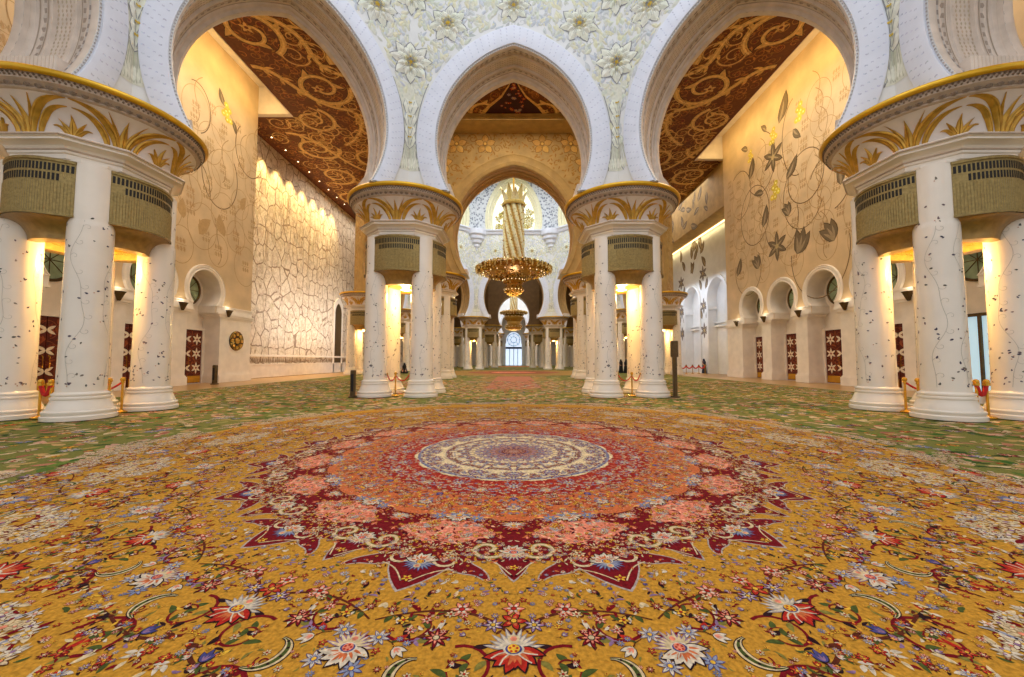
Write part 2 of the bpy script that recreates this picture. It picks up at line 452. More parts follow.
def relief_wall(w, arch_w, name='flower_relief', size=.95, zmin=9.2, zmax=18.6, cols=None, outline=S(140, 140, 142), seed=1, spots=None, tail=True):
    rr = random.Random(seed); k0 = size / .95
    cols = cols or [S(222, 222, 206), S(228, 228, 212), S(226, 222, 186)]
    mb = MB(); art = Art(); fm = w.inner; ua, ub = w.ui
    fls = [flower_art(1., cols, outline, p, .12, i) for i, p in enumerate((8, 7, 9))]
    def inside(u, z, m=0.): return w.arch.dist(u, z) > arch_w + .04 + m and ua + m < u < ub - m
    # background of pale carved leaves
    pal = [S(212, 212, 200), S(216, 214, 190), S(206, 208, 208), S(220, 216, 184), S(198, 203, 210), S(208, 212, 196)]
    for _ in range(int((ub - ua) * (zmax - zmin) * 26 / k0 ** 2)):
        u = rr.uniform(ua, ub); z = rr.uniform(zmin + 1.5, zmax); l = rr.uniform(.22, .5) * k0; an = PI / 2 + rr.uniform(-1.1, 1.1)
        e = (u + l * cos(an), z + l * sin(an))
        if not inside(u, z, .05) or not inside(*e, .05): continue
        c = jit(rr.choice(pal), .04)
        p = leafpts(u, z, an, l, l * .42, rr.uniform(-.3, .3)); art.dome(p, c, 1 + rr.randrange(4), .03 * k0)
        if rr.random() < .5: art.stroke(p[:6], .012 * k0, S(176, 178, 180), 6)
    R0 = spots or [(0, 17.55, .76), (2.95, 16.7, .9), (1.45, 19., .7), (99, 14.85, .95), (99, 18.0, .9)]
    for u0, z0, r in R0:
        for s in ((-1, 1) if u0 else (1,)):
            u = s * u0; rad = r
            if u0 == 99:
                art.place(fls[0], ub if s > 0 else ua, z0, 0, rad, dl=14); continue
            while rad > .25 and not (w.arch.dist(u, z0) > arch_w + rad * .9): rad *= .93
            art.place(rr.choice(fls), u, z0, rr.uniform(-.15, .15), rad, dl=8); tendrils(art, u, z0, rad * 1.05, S(186, 188, 186), rr)
    if tail:      # carved stalk that runs down the corner between two arches
        def lim(z):
            l = 0.
            while l < 1.3 and w.arch.dist(abs(ub) - l - .03, z) > arch_w + .03: l += .03
            return l
        for s, ue in ((-1, ua), (1, ub)):
            zb, zn, zt = 9.9, 11.2, 13.9
            L = []
            for i in range(25):
                z = zb + (zt - zb) * i / 24
                half = min(lim(z), .62 - .36 * min(1, (z - zb) / (zn - zb)) if z < zn else .26 + .55 * ((z - zn) / (zt - zn)) ** 2)
                L.append((ue - s * half, z))
            art.poly([(ue, zb)] + L + [(ue, zt)], S(216, 215, 198), 7)
            art.stroke(L, .035, outline, 9)
            for k in range(7):      # fan
                t = k / 6; art.stroke([(ue - s * .2 * t, zn - .05), (ue - s * .55 * t * t - s * .03, zb + .06 + .05 * k % .1)], .03, jit(S(188, 188, 166), .08), 9)
                art.leaf(ue - s * (.03 + .5 * t), zb + .1, PI / 2 + s * .4 * t, .5, .09, jit(S(226, 225, 208), .05), 10)
            for k, (z, hh) in enumerate(((11.05, .5), (11.5, .45), (11.95, .55), (12.5, .65))):     # overlapping scales
                hw = max(.1, .27 if z < 11.7 else .36)
                hw = min(hw, max(.1, lim(z) - .02))
                sc = [(ue, z - .12), (ue - s * hw * .6, z), (ue - s * hw, z + hh * .5), (ue - s * hw * .7, z + hh), (ue, z + hh * .9)]
                art.poly([(a + (ue - a) * -.08, b - .03) for a, b in sc], outline, 12 + k * 4); art.dome(sc, jit(cols[k % 2], .04), 13 + k * 4, .05)
                art.disc(ue - s * .07, z + hh * .75, .045, S(196, 166, 62), 60 + k * 4, 6); art.stroke([(ue - s * .05, z), (ue - s * hw * .6, z + hh * .8)], .02, outline, 58)
    art.p = [([(min(max(u, ua), ub), v) for u, v in p], c, l, e) for p, c, l, e in art.p if any(ua < u < ub for u, v in p)]
    art.emit(mb, fm, 0, .0012)
    return mb.build(name, M_art, w.obj, smooth=0)
relief_wall(WA['wall_front'], AVW['wall_front'], size=.98, seed=3)
relief_wall(WA['wall_diagonal_left'], AVW['wall_diagonal_left'], size=.98, seed=4)
relief_wall(WA['wall_diagonal_right'], AVW['wall_diagonal_right'], size=.98, seed=5)
relief_wall(WA['wall_side_left'], AVW['wall_side_left'], size=.98, seed=6)
relief_wall(WA['wall_side_right'], AVW['wall_side_right'], size=.98, seed=8)
for i, k in enumerate(('wall_centre_far', 'wall_centre_far_left', 'wall_centre_far_right')):
    relief_wall(WB[k], .95, size=1.5, seed=20 + i, zmax=23.2, spots=[(0, 21.2, 1.0), (3.2, 20.6, 1.1), (99, 17.6, 1.3), (99, 21.2, 1.2), (1.6, 22.4, .8)])
ochre_cols = [S(196, 150, 76), S(206, 160, 86), S(214, 170, 90)]
for i, k in enumerate(('wall_centre_front', 'wall_centre_diagonal_left', 'wall_centre_diagonal_right')):
    w = WB[k]; mb = MB(); art = Art(); rr = random.Random(40 + i)
    for zi in range(8):
        for ui in range(-5, 6):
            u = (ui + .5 * (zi % 2)) * 2.5; z = 10 + zi * 1.75
            if abs(u) > w.uo[1] - .5 or z > 22: continue
            if w.arch.dist(u, z) < 1.9: continue
            r = .78
            for k5 in range(5):
                an = PI / 2 + k5 * 2 * PI / 5
                art.poly(leafpts(u + .18 * cos(an), z + .18 * sin(an), an, r, .62, 0), S(128, 90, 36), 2)
                art.dome(leafpts(u + .18 * cos(an), z + .18 * sin(an), an, r * .93, .54, 0), ochre_cols[k5 % 3], 4, .07)
            art.disc(u, z, .2, S(150, 106, 44), 90)
            art.disc(u, z, .13, S(222, 180, 90), 92)
            art.stroke(spiral(u + 1.1, z + .5, 0, .45, .1, 1.3), .07, S(150, 106, 42), 1)
            art.stroke(spiral(u - 1.1, z - .4, PI, .4, .1, 1.2, 30, -1), .07, S(156, 112, 46), 1)
    for _ in range(1500):
        u = rr.uniform(w.uo[0] + .2, w.uo[1] - .2); z = rr.uniform(9.2, 22.3)
        if w.arch.dist(u, z) < 1.25: continue
        art.leaf(u, z, rr.uniform(0, 6.28), rr.uniform(.2, .4), .12, jit(S(164, 120, 52), .15), 1)
    art.emit(mb, w.outer, 0, .0012)
    mb.build('rosette_relief', M_art, w.obj, smooth=0)
#@@CLUSTER
# ------------------------------------------------------------------ column cluster
def chamf(w, c, z): return [(w - c, -w, z), (w, -w + c, z), (w, w - c, z), (w - c, w, z), (-w + c, w, z), (-w, w - c, z), (-w, -w + c, z), (-w + c, -w, z)]
SP = 1.02
BELL = [(7.52, 1.78), (7.7, 1.81), (7.95, 1.9), (8.15, 2.05), (8.3, 2.22), (8.38, 2.34)]
def bell_r(z):
    for (z0, r0), (z1, r1) in zip(BELL, BELL[1:]):
        if z <= z1: return r0 + (r1 - r0) * (z - z0) / (z1 - z0)
    return BELL[-1][1]
def shaft_inlay(seed):
    rr = random.Random(seed); art = Art(); r = .5; per = 2 * PI * r
    darks = [S(92, 78, 92), S(84, 80, 70), S(110, 88, 92), S(74, 66, 84), S(120, 110, 96)]
    for s in range(4):
        u0 = per * (s + rr.random() * .5) / 4
        pts = []; ph = rr.uniform(0, 6)
        for k in range(46):
            z = .85 + k * .1
            pts.append((u0 + .16 * sin(z * 2.1 + ph) + .05 * sin(z * 5 + ph), z))
        art.stroke(pts, .012, S(196, 186, 170), 1)
        for k in range(3, 44, 4):
            x, z = pts[k]
            art.stroke(spiral(x + .1, z, PI, .1, .02, .8, 12, rr.choice((-1, 1))), .009, S(190, 180, 164), 1)
    n = 0
    for _ in range(125):
        z = .9 + 5.6 * rr.random() ** 1.45; u = rr.uniform(0, per)
        l = rr.uniform(.055, .095); a = rr.uniform(-.6, .6) + (PI if rr.random() < .5 else 0) + (PI / 2 if rr.random() < .3 else 0)
        c = rr.choice(darks)
        art.leaf(u, z, a, l, l * .55, c, 3)
        if rr.random() < .3: art.leaf(u + .02, z + .01, a + 1.3, l * .8, l * .45, jit(c, .2), 3)
        if rr.random() < .25: art.disc(u - .05, z - .04, .018, S(196, 150, 120), 3, 6)
    return art
def build_cluster():
    root = empty('column_cluster')
    q = 0
    for sx in (-1, 1):
        for sy in (-1, 1):
            cx, cy = sx * SP, sy * SP
            mb = MB()
            prof = [(.50, .62), (.485, 2.5), (.475, 4.6), (.475, 5.18), (.468, 5.28), (.45, 5.34), (.445, 5.4), (.445, 6.95)]
            mb.lathe(prof, 40, (cx, cy))
            sh = mb.build('shaft', M_shaft, root)
            mb = MB(); art = shaft_inlay(11 + q); q += 1
            def cyl(u, z, h):
                r = (.50 if z < .62 else .50 - .015 * min(1, (z - .62) / 1.9) - .01 * max(0, min(1, (z - 2.5) / 2.1)) - (.03 * max(0, min(1, (z - 5.18) / .2)))) + .0025 + h; a = u / .5
                return (cx + r * cos(a), cy + r * sin(a), z)
            art.emit(mb, cyl, 0, .0006); mb.build('leaf_inlay', M_art, sh, smooth=0)
            mb = MB()
            mb.lathe([(.74, 0), (.745, .04), (.745, .1), (.73, .12), (.71, .125), (.71, .15), (.722, .17), (.722, .22), (.70, .245), (.665, .25), (.655, .29), (.625, .36), (.60, .43), (.575, .49), (.57, .53), (.585, .54), (.59, .565), (.585, .59), (.555, .6), (.55, .625), (.565, .635), (.572, .66), (.565, .685), (.53, .70), (.51, .72), (.49, .74)], 40, (cx, cy), cap0=True)
            mb.build('base', M_shaft, sh)
    # upper block
    mb = MB(); mb.loft([chamf(1.38, .5, 5.36), chamf(1.4, .52, 5.42), chamf(1.4, .52, 6.9), chamf(1.47, .36, 6.93), chamf(1.47, .36, 7.0)], 0, True, True, True)
    mb.build('pier_block', M_shaft, root, smooth=30)
    # bronze loudspeaker grilles, one to a face
    for k in range(4):
        ca, sa = cos(k * PI / 2), sin(k * PI / 2)
        T = lambda x, y, z: (x * ca - y * sa, x * sa + y * ca, z)
        def ring(hw, dep, y0, z, n=24, rib=0.):
            o = []
            for i in range(n + 1):
                t = -1 + 2 * i / n
                o.append(T(hw * t, -(y0 + dep * (1 - t * t) + (rib if i % 2 else 0)), z))
            return o + [T(hw, -1.0, z), T(-hw, -1.0, z)]
        mb = MB()
        nn = 72
        rings = [ring(.99, .38, 1.47, 6.93, nn), ring(1.0, .4, 1.5, 6.90, nn), ring(1.0, .4, 1.5, 6.84, nn)]
        rings += [ring(.99, .38, 1.48, 6.83, nn), ring(.99, .38, 1.48, 6.3, nn, 0)]
        rings += [ring(.99, .38, 1.48, 6.29, nn, .014), ring(.99, .38, 1.48, 5.46, nn, .014), ring(1.0, .41, 1.51, 5.45, nn), ring(1.0, .41, 1.51, 5.39, nn)]
        mb.loft(rings, 0, True, True, False)
        gr = mb.build('loudspeaker_grille', M_bronze, root, smooth=30)
        mb = MB()
        cv = [ring(.99, .39, 1.49, 5.39)]
        for i in range(1, 9):
            t = i / 8 * PI / 2
            cv.append(ring(.56 + .43 * (1 - sin(t)) , .2 + .19 * (1 - sin(t)), 1.2 + .29 * (1 - sin(t)), 4.86 + .53 * cos(t) ))
        mb.loft(cv, 0, True, False, True)
        mb.build('cove_bracket', M_cove_b, gr, smooth=50)
        mb = MB()
        for row, (z0, z1) in enumerate(((6.58, 6.78), (6.33, 6.52))):
            for i in range(26):
                if row == 1 and (i < 3 or i > 22): continue
                t0 = -1 + 2 * (i + .2) / 26; t1 = -1 + 2 * (i + .8) / 26
                f = lambda t: 1.484 + .38 * (1 - t * t)
                vs = [T(.99 * t0, -f(t0) , z0), T(.99 * t1, -f(t1), z0), T(.99 * t1, -f(t1), z1), T(.99 * t0, -f(t0), z1)]
                vi = [T(.99 * t0, -f(t0) + .03, z0), T(.99 * t1, -f(t1) + .03, z0), T(.99 * t1, -f(t1) + .03, z1), T(.99 * t0, -f(t0) + .03, z1)]
                mb.add(vs + vi, [(0, 1, 2, 3), (0, 4, 5, 1), (1, 5, 6, 2), (2, 6, 7, 3), (3, 7, 4, 0)])
        mb.build('slots', M_slot, gr, smooth=0)
    # soffit lamp between the shafts
    mb = MB(); mb.lathe([(.02, 5.37), (1.15, 5.37), (1.15, 5.2), (.9, 5.0), (.66, 4.93), (.3, 4.84), (.26, 4.86), (.02, 4.87)], 32)
    lf = mb.build('lamp_housing', M_brass, root)
    mb = MB(); mb.lathe([(.25, 4.855), (.2, 4.83), (.02, 4.82)], 20, cap1=True); mb.build('lamp_lens', M_lamp, lf)
    # octagonal cornice
    mb = MB(); mb.loft([chamf(w, w * .5, z) for w, z in ((1.45, 6.94), (1.5, 6.96), (1.54, 7.0), (1.54, 7.12), (1.58, 7.14), (1.6, 7.22), (1.66, 7.3), (1.76, 7.36), (1.84, 7.38), (1.84, 7.43), (1.88, 7.45), (1.9, 7.5), (1.87, 7.54), (1.8, 7.55))], 0, True, False, True)
    mb.build('cornice', M_shaft, root, smooth=20)
    mb = MB(); mb.loft([chamf(w, w * .5, z) for w, z in ((1.89, 7.455), (1.915, 7.47), (1.915, 7.5), (1.88, 7.52))]); mb.loft([chamf(w, w * .5, z) for w, z in ((1.595, 7.2), (1.625, 7.21), (1.625, 7.235), (1.61, 7.25))]); mb.build('cornice_band', M_taupe, root, smooth=0)
    # round capital
    mb = MB(); mb.lathe([(r, z) for z, r in BELL], 72); cp = mb.build('capital', M_pale, root)
    mb = MB(); mb.lathe([(2.34, 8.38), (2.38, 8.39), (2.41, 8.42), (2.41, 8.45), (2.37, 8.47), (2.41, 8.5), (2.49, 8.56), (2.53, 8.58), (2.54, 8.6), (2.54, 8.72), (2.58, 8.74)], 72)
    mo = mb.build('mouldings', M_taupe, cp)
    mb = MB()   # scallop row and bead row
    for k in range(72):
        a = 2 * PI * k / 72
        for (r, z, s, sz) in ((2.44, 8.5, .075, .06),):
            c = Vector((r * cos(a), r * sin(a), z)); t = Vector((-sin(a), cos(a), 0)); o = Vector((cos(a), sin(a), 0))
            P = [c + t * (s * cos(x)) + Vector((0, 0, -sz * 1.4 * sin(x))) + o * .02 for x in (0, PI / 4, PI / 2, 3 * PI / 4, PI)]
            mb.add([tuple(p) for p in P] + [tuple(c + o * .07)], [(0, 1, 5), (1, 2, 5), (2, 3, 5), (3, 4, 5), (4, 0, 5)])
    for k in range(150):
        a = 2 * PI * k / 150
        for r, z, s in ((2.555, 8.63, .036), (2.56, 8.69, .036)):
            a2 = a + (PI / 150 if z > 8.65 else 0)
            c = Vector((r * cos(a2), r * sin(a2), z))
            mb.add([tuple(c + Vector(d) * s) for d in ((1, 0, 0), (-1, 0, 0), (0, 1, 0), (0, -1, 0), (0, 0, 1), (0, 0, -1))],
                   [(0, 2, 4), (2, 1, 4), (1, 3, 4), (3, 0, 4), (2, 0, 5), (1, 2, 5), (3, 1, 5), (0, 3, 5)])
    mb.build('bead_border', M_bead, mo, smooth=0)
    mb = MB(); mb.lathe([(2.57, 8.73)] + [(2.59 + .09 * sin(t), 8.81 - .09 * cos(t)) for t in (0, .4, .8, 1.2, 1.57, 2., 2.4, 2.8, PI)] + [(.1, 8.9)], 72)
    mb.build('gilded_rim', M_rim, cp)
    # gilded leaves in relief on the bell
    mb = MB()
    def gleaf(pts, w, rise=.07):
        n = len(pts); vs = []; fs = []
        for i, (a, z) in enumerate(pts):
            a0, z0 = pts[max(i - 1, 0)]; a1, z1 = pts[min(i + 1, n - 1)]
            R = bell_r(z); dx, dz = (a1 - a0) * R, z1 - z0; l = sqrt(dx * dx + dz * dz) or 1
            t = i / (n - 1); ww = 1.25 * w * (sin(PI * (.12 + .88 * t) ** .75) * .9 + .1 * (1 - t)) / 2
            nx, nz = -dz / l * ww, dx / l * ww
            for s, h in ((-1, .006), (-.5, rise * .75), (-.12, rise * .8), (0, rise * .45), (.12, rise * .8), (.5, rise * .75), (1, .006)):
                aa = a + nx * s / R; zz = z + nz * s; r = bell_r(zz) + h
                vs.append((r * cos(aa), r * sin(aa), zz))
        for i in range(n - 1):
            for j in range(6): fs.append((i * 7 + j, i * 7 + j + 1, i * 7 + j + 8, i * 7 + j + 7))
        mb.add(vs, fs)
    for k in range(6):
        a0 = 2 * PI * k / 6 + .55          # palmette
        gleaf([(a0, 7.56 + i * .09) for i in range(9)], .16, .07)
        for s in (-1, 1):
            gleaf([(a0 + s * (.06 + .455 * t ** 1.5), 7.56 + .80 * sin(t * PI / 2) ** .85) for t in [i / 13 for i in range(14)]], .15, .08)
            gleaf([(a0 + s * (.16 + .345 * t ** 1.5), 7.56 + .66 * sin(t * PI / 2) ** .9) for t in [i / 13 for i in range(14)]], .13, .07)
            gleaf([(a0 + s * (.03 + .16 * t ** 1.6), 7.6 + .74 * t) for t in [i / 8 for i in range(9)]], .085, .05)
        a1 = a0 + PI / 6                   # small lotus
        gleaf([(a1, 7.56 + i * .066) for i in range(9)], .14)
        for s in (-1, 1):
            gleaf([(a1 + s * (.02 + .12 * t ** 1.4), 7.56 + .4 * t ** .9) for t in [i / 8 for i in range(9)]], .1)
            gleaf([(a1 + s * (.03 + .17 * t), 7.56 + .24 * sin(t * PI / 2 * 1.25)) for t in [i / 8 for i in range(9)]], .08)
    mb.build('gilded_leaves', M_gold, cp, smooth=60)
    return root
CL_GROUP = 'clustered columns of the prayer hall'
proto = build_cluster()
clusters = []
def cluster(x, y, label, rz=0.):
    o = proto if not clusters else copy_tree(proto)
    o.scale = (1, 1, 1.015)
    o.location = (x, y, 0); o.rotation_euler = (0, 0, rz); clusters.append(o)
    tag(o, label, 'columns', CL_GROUP)
    return o
def mirrored(x, y, lab, rz=0):
    cluster(-x, y, lab.replace('SIDE', 'left'), rz); cluster(x, y, lab.replace('SIDE', 'right'), rz)
mirrored(13.0, 11.9, 'four-shafted white column cluster nearest the camera at the SIDE edge')
mirrored(5.13, 18.4, 'four-shafted column cluster carrying the SIDE end of the central front arch')
mirrored(6.96, 34.6, 'column cluster half hidden behind the SIDE front arch cluster')
mirrored(17.0, 44.2, 'distant column cluster between the side wall and the SIDE front arch cluster')
mirrored(16.8, 58.3, 'far column cluster glimpsed between the shafts of the SIDE front arch cluster')
mirrored(6.96, 68.2, 'small white far column cluster SIDE of the big chandelier')
mirrored(5.13, 84.4, 'tiny column cluster SIDE of the second chandelier, behind the white far pair')
mirrored(13.05, 90.95, 'tiny column cluster outside the white far cluster on the SIDE')
mirrored(13.05, 102.65, 'tiniest SIDE outer column cluster near the end of the hall')
mirrored(5.13, 109.2, 'tiniest column cluster beside the SIDE jamb of the end window')

# ------------------------------------------------------------------ floor, carpet, ceiling
mb = MB(); mb.box(-30, 30, -14, 124, -.3, -.045); struct(mb.build('floor', M_floor, smooth=0))
#@@CARPET
# woven motifs, unit size
GOLD = S(190, 136, 46); RED = S(116, 16, 26); REDL = S(176, 40, 30); ORG = S(198, 104, 60); PINK = S(222, 132, 104); CRM = S(208, 184, 142)
WHT = S(206, 190, 166); BLU = S(72, 70, 122); LBL = S(136, 140, 160); DRK = S(44, 22, 26); GRN = S(74, 84, 38); OLV = S(128, 118, 54); LIL = S(142, 108, 140); YEL = S(222, 172, 56); BRN = S(92, 40, 24)
def rosette(n, cp, cc, co=DRK, inner=None):
    a = Art()
    for k in range(n):
        an = 2 * PI * k / n; a.poly(leafpts(.12 * cos(an), .12 * sin(an), an, .92, 4.6 / n * .62, 0, 4), co, 1)
        a.poly(leafpts(.12 * cos(an), .12 * sin(an), an, .8, 4.6 / n * .46, 0, 4), cp, 2)
        if inner: a.poly(leafpts(.1 * cos(an), .1 * sin(an), an, .48, 4.6 / n * .28, 0, 3), inner, 3)
    a.disc(0, 0, .27, co, 4, 8); a.disc(0, 0, .2, cc, 5, 8)
    return a
def palmette(fan, fano, body, ctr):
    a = Art()
    for k in range(11):
        an = PI * (.06 + .88 * k / 10); a.leaf(0, 0, an, 1.0 - .12 * (k % 2), .2, fano, 1); a.leaf(.05 * cos(an), .05 * sin(an), an, .86 - .1 * (k % 2), .12, fan, 2)
    for an, l in ((-.25, .95), (PI + .25, .95), (-.75, .85), (PI + .75, .85), (-1.25, .9), (PI + 1.25, .9), (-PI / 2, .7)):
        a.leaf(0, -.05, an, l + .08, .46, DRK, 3, .15); a.leaf(0, -.05, an, l, .36, body, 4, .15); a.leaf(.1 * cos(an), .1 * sin(an) - .05, an, l * .6, .13, ORG, 5, .15)
    for an in (-.9, PI + .9, -.4, PI + .4): a.stroke([(0, -.05), (.5 * cos(an), .5 * sin(an)), (.78 * cos(an + .1), .78 * sin(an + .1))], .05, WHT, 6)
    a.disc(0, 0, .34, WHT, 6, 12, .8); a.disc(0, 0, .27, BLU, 7, 12, .8); a.disc(0, .02, .2, ctr, 8, 10)
    for k in range(5): a.disc(.12 * cos(k * 1.257 + .3), .12 * sin(k * 1.257 + .3), .05, REDL, 9, 5)
    a.disc(0, .45, .2, CRM, 6, 8); a.disc(0, .45, .12, PINK, 7, 6)
    return a
def tulip(c, c2):
    a = Art()
    for an, l in ((PI / 2, 1), (PI / 2 + .5, .85), (PI / 2 - .5, .85)): a.leaf(0, 0, an, l * 1.08, .42, DRK, 1); a.leaf(0, .03, an, l, .32, c, 2); a.leaf(0, .1, an, l * .5, .12, c2, 3)
    a.stroke([(0, 0), (.08, -.4), (-.05, -.9)], .07, BRN, 1); a.leaf(0, -.5, .4, .5, .14, GRN, 1)
    return a
def crescent(c, o):
    a = Art(); P = spiral(0, 0, -1.9, 1., .75, .5, 18); P2 = spiral(-.05, 0, -1.9 + PI, .6, .95, .5, 18, -1)
    w = lambda t: .08 + .34 * sin(PI * min(1, t * 1.05)) ** 1.2
    a.stroke(P, lambda t: w(t) + .09, DRK, 1); a.stroke(P, w, c, 2); a.stroke(P, lambda t: w(t) * .45, o, 3)
    for k in range(3, 16, 3): a.disc(P[k][0], P[k][1], .07, DRK, 4, 5)
    a.stroke(spiral(.3, -.6, 2.5, .35, .08, 1.2, 18), .07, RED, 1)
    return a
def spray(r_):
    a = Art()
    for k in range(24):
        t = k / 23; x = -1 + 2 * t + r_.uniform(-.1, .1); y = .42 * sin(PI * t) * r_.uniform(-1, 1)
        a.place(rosette(6, jit(r_.choice((CRM, CRM, WHT)), .08), r_.choice((PINK, YEL, LIL)), r_.choice((S(150, 120, 90), S(166, 130, 84), BRN))), x, y, r_.uniform(0, 6), r_.uniform(.1, .19), dl=k % 3)
    for k in range(22):
        a.leaf(r_.uniform(-.95, .95), r_.uniform(-.35, .35), r_.uniform(0, 6.28), .26, .1, r_.choice((WHT, CRM, CRM, RED)), 1)
    a.stroke([(-1.1, -.05), (-.5, .12), (0, -.05), (.5, .12), (1.1, -.05)], .05, RED, 1)
    return a
def ogee_tip(w, l):
    """pointed star tip with curled shoulders, pointing to -y"""
    half = [(w * 1.02, .12), (w * 1.0, -.02), (w * .86, -.12 * l), (w * .62, -.24 * l), (w * .52, -.36 * l), (w * .42, -.55 * l), (w * .26, -.76 * l), (w * .1, -.92 * l), (0, -l)]
    return [(x, y) for x, y in half] + [(-x, y) for x, y in half[-2::-1]]
cr = random.Random(21)
MOT = [rosette(8, WHT, YEL, BLU, LBL), rosette(6, PINK, REDL, BRN, WHT), rosette(8, LBL, YEL, BLU), rosette(5, REDL, YEL, DRK, ORG), rosette(6, CRM, REDL, BRN), rosette(7, LIL, YEL, DRK, WHT), rosette(5, YEL, REDL, RED), rosette(8, RED, CRM, DRK, PINK),
       tulip(BLU, LIL), tulip(WHT, PINK), tulip(REDL, YEL), tulip(LIL, WHT), tulip(ORG, YEL)]
P_red = palmette(WHT, S(150, 140, 140), REDL, YEL); P_blu = palmette(LBL, BLU, WHT, YEL); P_cr = palmette(CRM, LIL, WHT, PINK)
SP_ = [spray(cr) for _ in range(3)]
CRE = crescent(CRM, GRN); CRE2 = crescent(WHT, LBL)
even, odd, half_ = Art(), Art(), Art()
def pol(a_deg, r): a = math.radians(a_deg); return (r * sin(a), -r * cos(a))
# star of the medallion
for g, lay, c in ((1, 3, S(176, 160, 150)), (0, 4, RED)):
    d = .013 * g
    t = ogee_tip(.47 + d, .54 + 2 * d); odd.poly([(x, y - 3.69) for x, y in t], c, lay)
    for s in (-1, 1):
        cur = bez((s * .26, -3.72), (s * .36, -3.95), (s * .46, -3.80), (s * .60, -4.0), 12)
        odd.stroke(cur, lambda q: .2 * (1 - q) ** .7 + .015 + 2 * d, c, lay)
    t = ogee_tip(.22 + d, .34 + 2 * d); even.poly([(x, y - 3.69) for x, y in t], c, lay)
odd.place(P_blu, 0, -3.84, PI, .15, dl=8)
for s in (1, -1):
    odd.stroke(spiral(s * .2, -3.78, PI if s > 0 else 0, .11, .02, 1.2, 18, s), .028, CRM, 8); odd.stroke(bez((s * .03, -4.12), (s * .12, -4.0), (s * .16, -3.94), (s * .3, -3.9)), .012, CRM, 8)
    even.stroke(bez((s * .02, -3.96), (s * .08, -3.88), (s * .1, -3.82), (s * .16, -3.78)), .012, CRM, 8); odd.place(MOT[6], 0, -4.08, 0, .05, dl=8)
odd.place(MOT[4], .17, -3.68, 0, .06, dl=8); odd.place(MOT[4], -.17, -3.68, 0, .06, dl=8)
# pink cartouches, blue blossoms above
pk = [(.42 * cos(t) * (1 + .13 * cos(4 * t)), .25 * sin(t) * (1 + .12 * cos(6 * t)) - 3.25) for t in [2 * PI * k / 36 for k in range(36)]]
odd.poly(pk, PINK, 7)
for k in range(40): odd.leaf(cr.uniform(-.4, .4), -3.25 + cr.uniform(-.24, .24), cr.uniform(0, 6.28), cr.uniform(.05, .1), .03, cr.choice((RED, S(196, 90, 70), CRM, S(236, 170, 140))), 8)
for k in range(26): odd.place(MOT[cr.choice((0, 1, 4, 6, 3))], cr.uniform(-.38, .38), -3.25 + cr.uniform(-.2, .2), cr.uniform(0, 6), cr.uniform(.022, .045), dl=9)
odd.place(P_blu, 0, -2.9, 0, .15, dl=10); odd.place(MOT[2], .2, -2.93, 0, .09, dl=10); odd.place(MOT[2], -.2, -2.93, 0, .09, dl=10)
even.place(P_cr, 0, -3.62, PI, .14, dl=9); even.place(MOT[6], 0, -3.86, 0, .045, dl=9)
for s in (1, -1):
    even.stroke(spiral(s * .22, -3.56, PI if s > 0 else 0, .17, .03, 1.2, 20, s), .035, CRM, 9); even.stroke(spiral(s * .22, -3.56, PI if s > 0 else 0, .17, .03, 1.2, 20, s), .06, S(120, 100, 40), 8)
    pass
even.place(P_red, 0, -3.1, 0, .12, dl=10)
# orange ring
even.poly([(.36 * cos(t) * (1 + .1 * cos(4 * t)), .26 * sin(t) - 2.72) for t in [2 * PI * k / 24 for k in range(24)]], ORG, 11)
even.place(P_blu, 0, -2.62, 0, .1, dl=13); odd.place(MOT[7], 0, -2.5, 0, .1, dl=13)
even.place(MOT[8], 0, -2.3, PI, .12, dl=13); odd.place(P_red, 0, -2.12, 0, .11, dl=13); even.place(MOT[0], 0, -1.9, 0, .1, dl=13)
# gold field, on the axes
even.place(P_red, 0, -4.72, 0, .18, dl=5); even.place(MOT[1], 0, -4.36, 0, .08, dl=5); even.place(MOT[3], 0, -4.48, 0, .09, dl=5)
odd.place(P_cr, 0, -4.80, 0, .16, dl=5)
for k in range(4): odd.place(MOT[cr.choice((4, 2, 0))], .17 * cos(k * 1.57 + .7), -4.8 + .17 * sin(k * 1.57 + .7), k, .07, dl=6)
odd.place(SP_[0], 0, -5.75, 0, .62, dl=5); odd.place(SP_[1], 0, -6.0, .1, .5, dl=6); odd.place(SP_[2], 0, -5.5, -.1, .4, dl=6)
even.place(P_red, 0, -5.6, PI, .22, dl=5); even.place(P_blu, 0, -6.3, 0, .2, dl=5); odd.place(P_red, 0, -6.6, 0, .22, dl=5)
# half sector: vines and florets
def vine(pts, w=.026, c=BRN, leaves=True):
    half_.stroke(pts, lambda t: w * (1.1 - .6 * t), c, 3)
    if leaves:
        for k in range(2, len(pts) - 1, 3):
            x, y = pts[k]; an = atan2(pts[k + 1][1] - y, pts[k + 1][0] - x); s = 1 if (k // 3) % 2 else -1
            half_.leaf(x, y, an + s * .8, cr.uniform(.07, .12), .04, cr.choice((RED, DRK, GRN, REDL, OLV)), 3, .2)
vine(bez(pol(0, 4.62), pol(3, 4.3), pol(8, 4.4), pol(11, 4.55))); vine(spiral(*pol(3.2, 4.86), 1.2, .17, .04, 1.2, 24), .022, RED); vine(spiral(*pol(7.9, 4.55), -.5, .16, .04, 1.1, 24, -1), .022, RED)
vine(bez(pol(0.5, 5.0), pol(4, 5.3), pol(8, 5.0), pol(11, 5.2), 22)); vine(spiral(*pol(5.4, 5.25), 0, .22, .04, 1.4, 30), .027, RED); vine(spiral(*pol(3.5, 5.75), 2, .24, .04, 1.3, 30, -1), .02, BRN)
